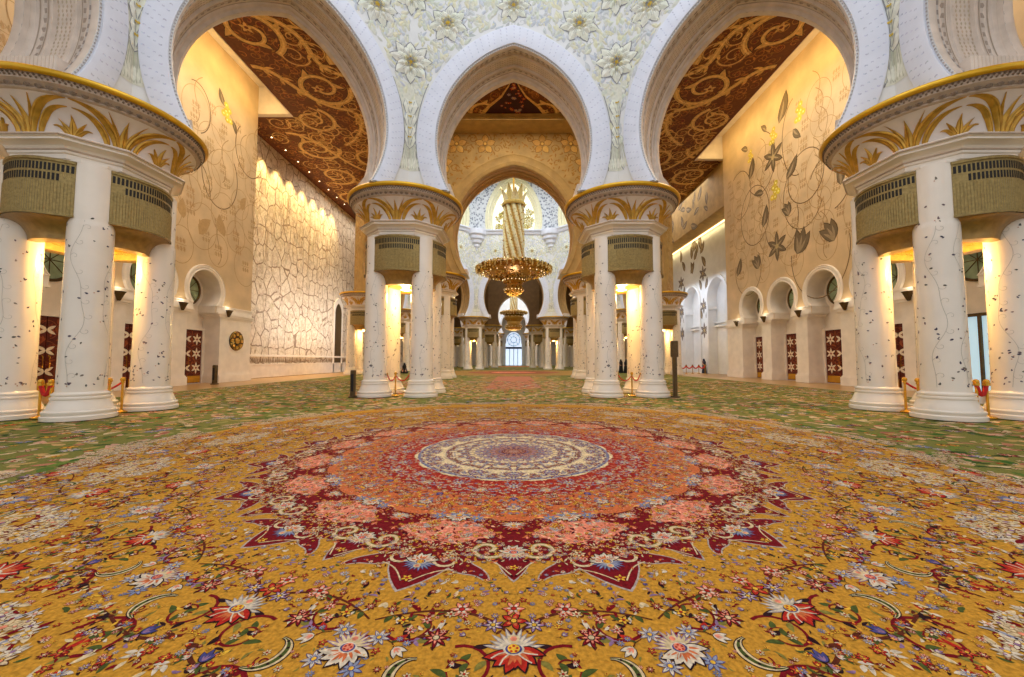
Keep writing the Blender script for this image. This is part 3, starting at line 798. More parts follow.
vine(bez(pol(0, 5.8), pol(3, 6.2), pol(8, 6.1), pol(11, 6.5), 22)); vine(spiral(*pol(7, 6.45), 1, .26, .05, 1.4, 30), .027, RED); vine(spiral(*pol(3, 6.6), 4, .22, .04, 1.3, 30, -1), .027, RED)
half_.place(CRE, *pol(6.1, 4.92), .3, .14, dl=4); half_.place(CRE2, *pol(8.4, 5.45), 2.2, .15, flip=True, dl=4); half_.place(CRE, *pol(4.6, 6.15), 1., .17, dl=4)
half_.place(MOT[8], *pol(3.3, 5.1), .4, .1, dl=5); half_.place(MOT[9], *pol(8.2, 4.75), 2.4, .1, dl=5); half_.place(MOT[5], *pol(1.6, 4.52), 0, .07, dl=5); half_.place(MOT[1], *pol(4.4, 4.38), 0, .085, dl=5); half_.place(MOT[7], *pol(5.6, 4.65), 0, .09, dl=5)
taken = [(pol(0, 4.74), .26), (pol(11.25, 4.8), .3), (pol(0, 5.6), .27), (pol(0, 6.3), .25), (pol(11.25, 5.75), .6), (pol(6.1, 4.92), .16), (pol(8.4, 5.45), .16)]
def scatter(n, r0, r1, smin, smax, lib, lay, leaves=(BRN, RED, GRN), keep=True, lf=1.2, edge=None):
    for _ in range(n):
        r = sqrt(cr.uniform(r0 * r0, r1 * r1)); a = cr.uniform(.15, 11.1); x, y = pol(a, r); s = cr.uniform(smin, smax)
        if edge and r < edge(a): continue
        if keep and any((x - p[0]) ** 2 + (y - p[1]) ** 2 < (q + s) ** 2 for p, q in taken): continue
        if cr.random() < .5:
            if keep: taken.append(((x, y), s * .9))
            half_.place(MOT[cr.choice(lib)], x, y, cr.uniform(0, 6.28), s, dl=lay)
        else:
            half_.leaf(x, y, cr.uniform(0, 6.28), s * cr.uniform(1.2, 2.2) * lf, s * .7, cr.choice(leaves), lay, cr.uniform(-.4, .4))
star = lambda a: 3.86 + .45 * max(0, 1 - abs(a - 11.25) / 5) + .32 * max(0, 1 - a / 4)
scatter(620, 3.7, 5.3, .016, .046, range(13), 5, (BRN, RED, GRN, DRK, CRM, LIL, WHT), True, 1.1, star)
scatter(560, 5.0, 6.9, .026, .07, range(13), 5, (BRN, RED, GRN, CRM, WHT, LIL, WHT), True, 1.1)
scatter(170, 4.0, 5.4, .012, .03, (1, 3, 4, 6, 5, 10, 2, 7), 4, (BRN, RED, GRN, OLV, YEL, DRK), False, 1.3, star)
scatter(240, 5.0, 6.95, .018, .042, (1, 3, 4, 6, 5, 10, 2, 7), 4, (BRN, RED, GRN, OLV, YEL, DRK, CRM), False, 1.3)
scatter(280, 2.9, 3.8, .014, .036, (1, 3, 4, 6, 5, 10), 8, (PINK, CRM, ORG, S(60, 10, 18), GOLD), False)
scatter(60, 3.5, 4.0, .014, .03, (1, 4, 6, 3), 8, (PINK, CRM, ORG, S(60, 10, 18), GOLD), False)
scatter(190, 2.25, 2.85, .016, .04, (3, 7, 4, 6, 2), 13, (REDL, RED, PINK, CRM, YEL), False)
scatter(130, 1.66, 2.3, .016, .04, (0, 1, 4, 6, 2), 13, (PINK, ORG, CRM, RED, LBL), False)
scatter(150, .1, 1.62, .02, .05, (5, 2, 7, 11, 8), 20, (LIL, LBL, S(150, 110, 80), WHT, S(120, 84, 110), RED), False)
carpet = Art(); CX, CY = 0., 7.0
carpet.poly([(CX + 7.0 * (1 + .02 * cos(16 * t)) * cos(t), CY + .7 + 7.0 * (1 + .02 * cos(16 * t)) * sin(t)) for t in [2 * PI * k / 192 for k in range(192)]], GOLD, 1)
carpet.disc(CX, CY, 3.76, RED, 5, 96)
carpet.poly([(CX + r * cos(t), CY + r * sin(t)) for t, r in [(2 * PI * k / 192, 2.86 + .09 * abs(sin(16 * PI * k / 192))) for k in range(192)]], ORG, 9)
carpet.ring(CX, CY, 2.9, .04, S(226, 160, 90), 10, 96)
carpet.poly([(CX + r * cos(t), CY + r * sin(t)) for t, r in [(2 * PI * k / 192, 2.24 + .12 * abs(sin(16 * PI * k / 192))) for k in range(192)]], S(158, 40, 30), 12)
carpet.ring(CX, CY, 2.32, .03, ORG, 13, 96)
carpet.poly([(CX + r * cos(t), CY + r * sin(t)) for t, r in [(2 * PI * k / 192, 1.62 + .08 * abs(sin(16 * PI * k / 192))) for k in range(192)]], S(222, 198, 152), 18)
carpet.ring(CX, CY, 1.62, .05, LBL, 19, 96); carpet.disc(CX, CY, .55, S(176, 128, 112), 19, 24)
for k in range(16):
    a = 2 * PI * k / 16
    carpet.place(even, CX, CY, a); carpet.place(odd, CX, CY, a + PI / 16)
    carpet.place(half_, CX, CY, a); carpet.place(half_, CX, CY, a, flip=True)
# green ground beyond the medallion
gr_ = random.Random(5)
green_c = [S(104, 124, 50), S(66, 92, 36), S(140, 132, 74), S(176, 146, 86), S(188, 152, 98), S(196, 158, 116), S(86, 110, 46), S(176, 116, 88), S(204, 178, 136), S(158, 96, 74), S(54, 76, 34)]
for _ in range(19000):
    y = 1.5 + 29 * gr_.random() ** 1.25; x = gr_.uniform(-17, 17)
    R = sqrt((x - CX) ** 2 + (y - CY - .7) ** 2)
    if R < 6.85 or abs(x) > y * 1.4 + 1: continue
    s = gr_.uniform(.06, .17) * (1 + y * .03); c = gr_.choice(green_c + [S(206, 178, 140), S(198, 150, 124), S(46, 70, 30), S(58, 96, 36)])
    if gr_.random() < .22: carpet.place(MOT[gr_.randrange(13)], x, y, gr_.uniform(0, 6.28), s * .8, dl=5)
    else: carpet.leaf(x, y, gr_.uniform(0, 6.28), s * 2.1, s * .9, c, 2 + gr_.randrange(3), gr_.uniform(-.5, .5))
for _ in range(420):     # pale sprays along the edge of the medallion
    a = gr_.uniform(-2.2, 2.2) ; R = gr_.uniform(6.7, 7.5)
    carpet.place(SP_[gr_.randrange(3)], CX + R * sin(a + PI), CY + .7 - R * cos(a + PI), a + PI, gr_.uniform(.2, .4), dl=5) if gr_.random() < .4 else None
for _ in range(3500):    # farther ground, larger sprigs
    y = 28 + 55 * gr_.random(); x = gr_.uniform(-17, 17); s = gr_.uniform(.2, .5)
    carpet.leaf(x, y, gr_.uniform(0, 6.28), s * 2, s, gr_.choice(green_c), 2, .2)
for yc, r1, c in ((51.4, 8.5, S(168, 100, 70)), (96.8, 6.5, S(168, 90, 70))):
    carpet.disc(0, yc, r1 * 1.3, S(170, 130, 70), 3, 64); carpet.disc(0, yc, r1 * .7, c, 4, 48); carpet.disc(0, yc, r1 * .35, PINK, 5, 32)
carpet.poly([(-3, 21), (3, 21), (3, 40), (-3, 40)], S(150, 120, 66), 2)
carpet.poly([(-1.6, 22), (1.6, 22), (1.6, 39), (-1.6, 39)], S(176, 112, 84), 3)
mb = MB(); mb.box(-17.4, 17.4, -8, 117.9, -.045, -.0245, 0, S(118, 116, 56))
carpet.emit(mb, lambda u, v, h: (u, v, h), 0, .0005, -.0245)
tag(mb.build('carpet', M_carpet, smooth=0), 'huge ochre and green floral carpet with a red star medallion covering the hall floor', 'carpet')
#@@CEILING
YL, YR = 31.3, 38.5
cb = S(108, 58, 24); cg = S(216, 172, 100); cf = S(170, 110, 48)
ceil_art = Art(); rc = random.Random(9)
def in_ceiling(x, y):
    x0_ = x; x = abs(x)
    if x > 22.8 or y < 6 or y > 50: return False
    if x > 18.1 and y < YL + 1: return False
    if x0_ > 18.1 and y < YR + 1: return False
    if y > 34.6 - 1 and x < 6.96 + (y - 34.6) and y < 45: return False
    if y < 18.9 and x < 13.6 - max(0, (y - 11.3)) * 1.18: return False
    if y >= 45 and x < 17.3: return False
    return True
for i in range(-23, 24):
    for j in range(6, 50):
        for _ in range(2):
            x, y = i + rc.random(), j + rc.random()
            if not in_ceiling(x, y): continue
            c = jit(cf, .25); f = rc.choice((-1, 1)); a = rc.uniform(0, 6.28)
            ceil_art.stroke(spiral(x, y, a, .44, .06, 1.3, 14, f), .05, c, 1)
            ceil_art.leaf(x + .4 * cos(a), y + .4 * sin(a), a + 1.2 * f, .4, .14, jit(cf, .3), 1)
            if rc.random() < .4: ceil_art.leaf(x, y, rc.uniform(0, 6.28), .3, .14, jit(S(120, 40, 24), .2), 1)
def scroll(a, x, y, an, s, flip=1, c=cg):
    """one large acanthus scroll"""
    wv = lambda t: (.40 - .2 * t) * s
    P = spiral(x, y, an, 1.9 * s, .35 * s, 1.45, 48, flip)
    a.stroke(P, lambda t: wv(t) + .08 * s, S(50, 24, 10), 3); a.stroke(P, wv, c, 4); a.stroke(P, lambda t: wv(t) * .3, S(232, 196, 124), 5)
    for t in (6, 13, 21, 30):
        px, py = P[t]; qx, qy = P[t + 1]; d = atan2(qy - py, qx - px)
        a.poly(leafpts(px, py, d - flip * .7, 1. * s, .46 * s, .3 * flip), S(50, 24, 10), 3); a.poly(leafpts(px, py, d - flip * .7, .92 * s, .36 * s, .3 * flip), c, 4)
    e = P[-1]
    for k in range(5): a.poly(leafpts(e[0], e[1], an + k * 1.257, .42 * s, .22 * s), c, 6)
    a.disc(e[0], e[1], .12 * s, S(120, 50, 24), 7, 8)
def link(a, p0, p1, p2, p3, w=.36, c=cg):
    P = bez(p0, p1, p2, p3, 26); a.stroke(P, w + .08, S(50, 24, 10), 3); a.stroke(P, w, c, 4); a.stroke(P, w * .3, S(232, 196, 124), 5)
    for t in range(4, 24, 5):
        px, py = P[t]; d = atan2(P[t + 1][1] - py, P[t + 1][0] - px)
        for s in (-1, 1): a.poly(leafpts(px, py, d + s * .6, .8, .24, .2 * s), jit(c, .1), 4)
half = Art()
for (x, y, an, s, f) in ((-15.0, 17.2, 2.2, 1.0, 1), (-12.2, 20.6, -.6, 1.05, -1), (-16.4, 23.2, 1.2, 1.0, -1), (-10.6, 25.4, 2.9, 1.05, 1), (-14.4, 28.2, 0, 1.1, 1), (-9.6, 30.6, 1.8, .95, -1), (-17, 32.2, -1, .95, 1), (-12.4, 33.6, 2.2, 1.05, -1), (-19, 36.6, 0, 1.1, 1), (-14.2, 38.4, 1.2, 1., 1), (-19.6, 42.2, 2.2, 1.1, -1), (-8.0, 20.9, .4, .9, 1), (-6.2, 25.4, 2., .95, -1), (-5.9, 30.4, -1., .95, 1), (-16.3, 12.6, 0, 1, 1), (-20.2, 48, 1, 1, 1)):
    scroll(half, x, y, an, s, f)
for q in (((-18.6, 14), (-17, 17), (-18.6, 20), (-15, 22)), ((-15, 22), (-12, 23.5), (-15, 26), (-12, 27)), ((-18.5, 26), (-16, 26), (-17, 30), (-13.5, 30.8)), ((-12, 27), (-9, 27.5), (-11, 31), (-8, 33)), ((-20.5, 34), (-18, 34), (-18, 39), (-16, 41)), ((-9.5, 19), (-9, 22), (-7, 23), (-8, 27)), ((-13.5, 30.8), (-12, 31.5), (-14, 35), (-16, 36))):
    link(half, *q)
for k in range(190):
    x, y = -rc.uniform(5.5, 22), rc.uniform(11, 48)
    if in_ceiling(x - .8, y) and in_ceiling(x + .8, y): scroll(half, x, y, rc.uniform(0, 6.28), rc.uniform(.36, .55), rc.choice((-1, 1)), jit(S(182, 128, 62), .1))
half.p.sort(key=lambda p: 0)
ceil_art.place(half, 0, 0); ceil_art.place(half, 0, 0, flip=True)
for (x, y, an, s, f) in ((-2.6, 22., 0, .9, 1), (-2.4, 26.5, PI, .9, -1), (-2.3, 31.0, .4, .85, 1)):
    hh = Art(); scroll(hh, x, y, an, s, f); ceil_art.place(hh, 0, 0); ceil_art.place(hh, 0, 0, flip=True)
pm = [(0, 26.8), (.35, 28.), (.9, 29.2), (1.9, 30.4), (2.6, 31.6), (2.9, 33.4), (-2.9, 33.4), (-2.6, 31.6), (-1.9, 30.4), (-.9, 29.2), (-.35, 28.)]
ceil_art.poly([(x * 1.12, y - .15) for x, y in pm], cg, 8); ceil_art.poly(pm, S(58, 18, 26), 9)
for k in range(60):
    t = rc.random(); y = 27.6 + 5.6 * t; x = rc.uniform(-1, 1) * (2.6 * t)
    ceil_art.place(MOT[rc.choice((3, 7, 10, 5))], x, y, rc.uniform(0, 6), .22, dl=10)
def notch(sx, yc, xin=18.5):
    p1 = [(0, 18.4), (-5.13, 18.4), (-13.05, 11.85), (-13.05, -8), (-xin, -8), (-xin, yc), (-23.2, yc), (-23.2, 51.4), (-16.8, 51.4), (-16.8, 44.5), (-6.96, 34.6), (0, 34.6)]
    p2 = [(-16.8, 51.4), (-23.2, 51.4), (-23.2, 96.8), (-13.05, 96.8), (-13.05, 90.95), (-5.13, 84.4), (0, 84.4), (0, 68.2), (-6.96, 68.2), (-16.8, 58.3)]
    p3 = [(-13.05, 96.8), (-23.2, 96.8), (-23.2, 121), (0, 121), (0, 109.2), (-5.13, 109.2), (-13.05, 102.65)]
    return [[(x * -sx, y) for x, y in p] for p in (p1, p2, p3)]
mb = MB()
for sx, yc in ((-1, YL), (1, YR)):
    for P in notch(sx, yc):
        n = len(P); vs = [(x, y, CEIL) for x, y in P] + [(x, y, CEIL + .35) for x, y in P]
        mb.add(vs, [tuple(range(n)), tuple(range(2 * n - 1, n - 1, -1))] + [(i, (i + 1) % n, n + (i + 1) % n, n + i) for i in range(n)], 0, cb)
ceil_art.p = [p for p in ceil_art.p if not any((u < -18.3 and v < YL + .2) or (u > 18.3 and v < YR + .2) for u, v in p[0])]
ceil_art.emit(mb, lambda u, v, h: (u, v, CEIL - h), 0, .004)
ceiling = struct(mb.build('ceiling', M_ceil, smooth=0))
mb = MB()
for k in range(9):
    for s in (-1, 1):
        if s > 0 and k < 2: continue
        mb.lathe([(.07, CEIL - .03), (.07, CEIL + .0), (.02, CEIL - .03)], 12, (s * 22.2, YL + 1.2 + k * 2.2), cap0=True)
mb.build('downlight', M_lamp, ceiling)
# lit coves between the ceiling and the side walls
for sx, yc, nm in ((-1, YL, 'trim_1'), (1, YR, 'trim_2')):
    mb = MB()
    a, b = sorted((sx * 18.5, sx * 23.2))
    mb.box(a, b, yc - .03, yc + .4, CEIL - .02, 24.3); mb.box(a, b, -8, yc + .4, 24.3, 24.6)
    a, b = sorted((sx * 18.3, sx * 18.5)); mb.box(a, b, -8, yc, CEIL + .3, 24.3)
    a, b = sorted((sx * 18.5, sx * 18.56)); mb.box(a, b, -8, yc, CEIL - .02, CEIL + .55)
    tr = struct(mb.build(nm, M_cream, smooth=0))
    mb = MB(); a, b = sorted((sx * 18.6, sx * 18.72)); mb.box(a, b, -4, yc - .4, CEIL + .38, CEIL + .46); mb.build('cove_light', M_cove, tr, smooth=0)

#@@SIDEWALLS
BAYS_R = [18.6, 22.6, 26.6, 30.6, 34.6]; BAYS_L = [18.6, 22.6, 26.6]
ARCH_S = Arch(1.36, 6.4, .0, 5.45)
OW = 1.45
def side_wall(sx, bays, y0, y1, x0, depth, arch, ow, zl, top, name, m_wall, m_lower):
    """wall in the plane x = sx*x0 with tall niches that end in horseshoe arches"""
    X = lambda d: sx * (x0 + d)
    mb = MB(); pts = [(y0, -.03)]
    for yb in bays:
        ap = arch.pts(0.)
        pts += [(yb - ow, -.03), (yb - ow, zl), (yb + ap[0][0], zl)] + [(yb + u, z) for u, z in ap] + [(yb + ap[-1][0], zl), (yb + ow, zl), (yb + ow, -.03)]
    pts += [(y1, -.03), (y1, top), (y0, top)]
    mb.add([(X(0), y, z) for y, z in pts], [tuple(range(len(pts)))])
    mb.add([(X(0), y1, -.03), (X(depth + .4), y1, -.03), (X(depth + .4), y1, top), (X(0), y1, top)], [(0, 1, 2, 3)])
    for yb in bays:
        ap = [(-ow, -.03), (-ow, zl), (arch.pts(0.)[0][0], zl)] + arch.pts(0.); ap = ap + [(-u, z) for u, z in ap[2::-1]]
        R = lambda d: [(X(d), yb + u, z) for u, z in ap]
        mb.loft([R(0), R(depth)], 1, closed=False)
        Q = [(X(depth), yb + u, z) for u, z in ap]; mb.add(Q, [tuple(range(len(Q)))], 1)
    wall = struct(mb.build(name, [m_wall, m_lower], smooth=30))
    return wall, X
def slabs(sx, xa, xb):
    return sorted((sx * xa, sx * xb))
doorn = 0; winn = 0
def door_art():
    a = Art(); a.poly([(-1.3, 0), (1.3, 0), (1.3, 3.7), (-1.3, 3.7)], S(92, 30, 16), 1)
    r = random.Random(3)
    for k in range(140): a.leaf(r.uniform(-1.1, 1.1), r.uniform(.7, 3.5), r.uniform(0, 6.28), .3, .09, r.choice((S(130, 52, 26), S(70, 20, 10), S(150, 70, 34))), 2)
    for x in (-.85, 0, .85):
        for z in (1.05, 2.05, 3.05):
            a.ring(x, z, .46, .03, S(140, 70, 40), 3, 20)
            for k in range(6): a.leaf(x, z, k * PI / 3 + PI / 6, .42, .15, S(232, 216, 190), 4)
            a.disc(x, z, .08, S(150, 60, 40), 5, 8)
    a.stroke([(0, .5), (0, 3.7)], .03, S(50, 16, 8), 6)
    return a
for sx, bays, nm, yend in ((-1, BAYS_L, 'wall_left', YL), (1, BAYS_R, 'wall_right', YR)):
    wall, X = side_wall(sx, bays, 4., yend, WX, 1.25, ARCH_S, OW, 4.95, 24.4, nm, M_wallstone, M_cream)
    # lower facing of cream stone, imposts, plinths, arch rolls
    edges = [4.] + [e for b in bays for e in (b - OW, b + OW)] + [yend]
    for i in range(0, len(edges), 2):
        ya, yb = edges[i], edges[i + 1]
        mb = MB()
        a, b = slabs(sx, WX - .03, WX + .02); mb.box(a, b, ya - .02, yb + .02, .62, 4.75)
        for z0, z1, p in ((-.03, .5, .14), (.5, .58, .09), (.58, .64, .05)):
            a, b = slabs(sx, WX - p, WX + 1.2); mb.box(a, b, ya - p * .7 if i else ya, yb + p * .7, z0, z1)
        for z0, z1, p in ((4.62, 4.72, .06), (4.72, 4.88, .12), (4.88, 5.0, .16), (5.0, 5.42, .05), (5.42, 5.5, .09)):
            q = .42 if z0 >= 4.88 else (.25 if z0 > 4.7 else .1)
            a, b = slabs(sx, WX - p, WX + 1.24); mb.box(a, b, ya - (q if i else 0), yb + (q if i + 2 < len(edges) else p), z0, z1)
        mb.build('pier_facing', M_cream, wall, smooth=0)
    for yb in bays:
        mb = MB()
        R = lambda off, d: [(X(-d), yb + u, z) for u, z in ARCH_S.pts(off)]
        mb.loft([R(0, -.1), R(-.01, .05), R(.06, .1), R(.12, .06), R(.2, .1), R(.3, .08), R(.34, .12), R(.38, .06), R(.38, -.02)], 0, closed=False)
        mb.build('arch_moulding', M_cream, wall)
        # round window in the tympanum
        winn += 1
        mb = MB()
        def disc(r0, r1, d0, d1, m):
            n = 40
            rings = [[(X(d), yb + r * cos(2 * PI * k / n), 6.45 + r * sin(2 * PI * k / n)) for k in range(n)] for r, d in ((r1, d1), (r1, d0), ((r0 + r1) / 2, d0 - .04), (r0, d0), (r0, d1))]
            mb.loft(rings, m)
        disc(.92, 1.06, 1.16, 1.26, 0)
        for k in range(4):
            an = PI / 4 * k; c, s = cos(an), sin(an)
            mb.tube([(X(1.2), yb + .93 * c, 6.45 + .93 * s), (X(1.2), yb - .93 * c, 6.45 - .93 * s)], .018, 6)
        mb2 = MB(); mb2.add([(X(1.22), yb + .93 * cos(2 * PI * k / 40), 6.45 + .93 * sin(2 * PI * k / 40)) for k in range(40)], [tuple(range(40))])
        w = struct(mb.build('window_%d' % winn, M_bronzedark)); mb2.build('pane', M_glass, w, smooth=0)
        # door in the niche
        doorn += 1
        glassdoor = sx > 0 and yb == bays[0]
        mb = MB()
        a, b = slabs(sx, WX + 1.05, WX + 1.26)
        mb.box(a, b, yb - 1.45, yb - 1.28, 0, 3.85); mb.box(a, b, yb + 1.28, yb + 1.45, 0, 3.85); mb.box(a, b, yb - 1.28, yb + 1.28, 3.7, 3.85)
        if glassdoor: mb.box(a, b, yb - .05, yb + .05, 0, 3.7)
        d = struct(mb.build('door_%d' % doorn, M_bronzedark if glassdoor else M_cream, smooth=0))
        if glassdoor:
            mb = MB(); a, b = slabs(sx, WX + 1.16, WX + 1.2); mb.box(a, b, yb - 1.28, yb - .05, .06, 3.7); mb.box(a, b, yb + .05, yb + 1.28, .06, 3.7)
            mb.build('pane', M_doorglass, d, smooth=0)
        else:
            for k, (ya, yc) in enumerate(((-1.28, -.02), (.02, 1.28))):
                mb = MB(); a, b = slabs(sx, WX + 1.13, WX + 1.22); mb.box(a, b, yb + ya, yb + yc, 0, 3.7, 0, S(92, 30, 16))
                art = door_art(); art.p = [p for p in art.p if all(ya - .02 <= q[0] <= yc + .02 for q in p[0])]
                art.emit(mb, lambda u, v, h: (X(1.13 - h), yb + u, v), 0, .002)
                leafo = mb.build('door_leaf', M_door, d, smooth=0)
                mb = MB(); a, b = slabs(sx, WX + 1.1, WX + 1.13); mb.box(a, b, yb + ya + .06, yb + yc - .06, .04, .5); mb.build('kick_plate', M_brass, leafo, smooth=0)
                mb = MB(); yh = yb + (yc - .12 if k == 0 else ya + .12); mb.tube([(X(1.13), yh, 1.2), (X(1.06), yh, 1.25), (X(1.06), yh, 1.75), (X(1.13), yh, 1.8)], .025, 8); mb.build('handle', M_brass, leafo)
# inlaid vines on the side walls (positions worked out on the wall itself)
def onwall(px, py, x0=WX):
    t = math.tan(math.atan((338.5 - py) / F) + PITCH); y = x0 * F / (abs(px - 513.7) * (cos(PITCH) + t * sin(PITCH))); return (y, 1.6 + t * y)
def sharp(a): return a
VB = S(122, 96, 62); VG = S(116, 98, 72); VY = S(216, 190, 66); FA = S(176, 142, 92)
def bud(a, y, z, an, l, c=VG):
    a.poly(leafpts(y, z, an, l, l * .42, .15), S(96, 76, 50), 3); a.poly(leafpts(y, z, an, l * .95, l * .34, .15), c, 4); a.poly(leafpts(y, z, an, l * .7, l * .12, .15), S(158, 136, 104), 5)
def tul(a, y, z, an, l):
    l *= .82
    for s in (-.38, 0, .38): bud(a, y, z, an + s, l * (1 - .15 * abs(s)))
def star(a, y, z, l, n=6, c=VG):
    for k in range(n):
        an = PI / 2 + k * 2 * PI / n; a.leaf(y, z, an, l, l * .4, S(96, 74, 48), 4); a.leaf(y, z, an, l * .92, l * .3, c, 5); a.leaf(y, z, an, l * .6, l * .1, S(166, 144, 108), 6)
    a.disc(y, z, l * .16, S(184, 160, 110), 7)
def yel(a, y, z, s):
    for k in range(7):
        an = k * 2.4; r = s * .6 * sqrt(k / 7); a.disc(y + r * cos(an), z + r * sin(an) * 1.5, s * .3, jit(VY, .15), 5, 7); a.disc(y + r * cos(an), z + r * sin(an) * 1.5, s * .1, S(236, 226, 150), 6, 6)
def petroglyph(a, y, z, s, c=FA):
    for k in range(-1, 2):
        for j in (-1, 1):
            a.leaf(y + k * s * .32, z + j * s * .1, PI / 2 * j + .2, s * .5, s * .17, c, 2); a.ring(y + k * s * .32, z + j * s * .35, s * .13, s * .03, jit(c, .1), 2, 10)
    a.stroke([(y - s * .55, z), (y + s * .55, z)], s * .045, c, 2)
R_ = random.Random(31)
def wall_art(items, wall, sx, x0, faint, ymin, ymax, zmin, zmax):
    a = Art()
    for it in items:
        k = it[0]; y, z = onwall(it[1], it[2], x0)
        if k in ('bud', 'tul') and sx > 0: it = it[:3] + (PI - it[3],) + it[4:]
        if k == 'bud': bud(a, y, z, it[3], it[4])
        elif k == 'tul': tul(a, y, z, it[3], it[4])
        elif k == 'star': star(a, y, z, it[3])
        elif k == 'yel': yel(a, y, z, it[3])
        elif k == 'ring': a.ring(y, z, it[3], .07, VB, 2, 44, it[4])
        elif k == 'arc': a.ring(y, z, it[3], .07, VB, 2, 30, it[4], it[5], it[6])
    for i in range(faint):
        nc = int(sqrt(faint * (ymax - ymin) / (zmax - zmin))); nr = max(1, faint // nc)
        y = ymin + (ymax - ymin) * ((i % nc) + .5 + R_.uniform(-.3, .3)) / nc; z = zmin + (zmax - zmin) * ((i // nc) + .5 * (i % 2) + R_.uniform(-.2, .2)) / nr
        petroglyph(a, y, z, R_.uniform(.6, .8), jit(S(184, 150, 104), .06))
        if i % 2 == 0: a.ring(y, z, R_.uniform(.9, 1.3), .04, S(180, 146, 100), 2, 36, 1.25)
        if i % 4 == 0: a.stroke(bez((y, z - 1), (y + 1, z), (y - 1.2, z + 1), (y + .4, z + 2.4)), .05, S(164, 130, 84), 2)
    mb = MB(); a.emit(mb, lambda u, v, h: (sx * (x0 - h), u, v), 0, .002, .002)
    return mb.build('vine_inlay', M_art, wall, smooth=0)
q = lambda x, y: (680 + x / 3.761, 100 + y / 3.761)
right_items = [('bud', *q(372, 90), 1.2, 2.4), ('bud', *q(325, 118), 2.3, 1.1), ('yel', *q(450, 50), .8), ('yel', *q(350, 140), .75), ('yel', *q(265, 215), .6), ('yel', *q(358, 345), .85),
    ('bud', *q(425, 110), -.9, 1.3), ('star', *q(350, 215), 1.3), ('bud', *q(255, 190), 2.6, 1.2), ('bud', *q(262, 300), 1.3, 1.9), ('bud', *q(400, 300), .9, 1.9), ('arc', *q(470, 285), 1.75, 1.1, 0, 6.3),
    ('bud', *q(315, 350), 2.9, 1.4), ('tul', *q(410, 435), 2.0, 1.5), ('bud', *q(312, 480), 1.3, 1.9), ('star', *q(365, 550), 1.25), ('tul', *q(440, 580), 1.2, 2.5), ('tul', *q(580, 530), 2.1, 2.1), ('bud', *q(215, 665), 1.2, 1.8), ('tul', *q(295, 635), 2.0, 1.7), ('bud', *q(605, 320), 1.7, 1.6),
    ('arc', *q(280, 435), 2.0, 1.3, 0, 6.3), ('arc', *q(380, 460), 1.9, 1.2, 2.8, 6.3), ('arc', *q(520, 570), 2.6, 1.25, 3.0, 6.4), ('arc', *q(460, 350), 2.0, 1.3, 3.6, 7.2), ('arc', *q(300, 240), 2., 1.3, 2., 5.6), ('arc', *q(440, 130), 1.6, 1.9, -1.6, 1.4), ('arc', *q(255, 640), 1.9, 1.2, 2.6, 6.6), ('arc', *q(560, 310), 1.8, 1.1, .5, 4.5), ('arc', *q(225, 360), 1.7, 1.3, 1, 5)]
for k in range(9): right_items.append(('bud', 765 + 0 * k, 0, 1, .01))
right_items = [i for i in right_items if i[2] != 0]
wr = bpy.data.objects['wall_right']; wl = bpy.data.objects['wall_left']
wall_art(right_items, wr, 1, WX, 90, 19, 38, 9.2, 19.5)
p = lambda x, y: (170 + x / 3.761, 80 + y / 3.761)
left_items = [('yel', *p(215, 130), .8), ('bud', *p(205, 100), 2., 1.2), ('bud', *p(235, 150), -1.2, 1.), ('arc', *p(100, 100), 1.2, 1.4, -1.2, 2.), ('arc', *p(190, 360), 1.7, 1.4, 3.2, 7.), ('arc', *p(300, 270), 1.6, 1.3, 2.4, 5.8), ('arc', *p(70, 400), 1.8, 1.3, 0, 3.6)]
wall_art(left_items, wl, -1, WX, 80, 15, 31.5, 9.2, 20)
a = Art()
for (x, y, an, l) in ((110, 580, .9, 1.6), (205, 590, 1.9, 1.6), (270, 490, 1.2, 1.2), (50, 520, 1.6, 1.3)):
    y_, z_ = onwall(*p(x, y)); tl = leafpts(y_, z_, an, l, l * .5, .2); a.poly(tl, S(186, 152, 104), 3)
mb = MB(); a.emit(mb, lambda u, v, h: (-(WX - h), u, v), 0, .002, .002); mb.build('leaf_inlay', M_art, wl, smooth=0)

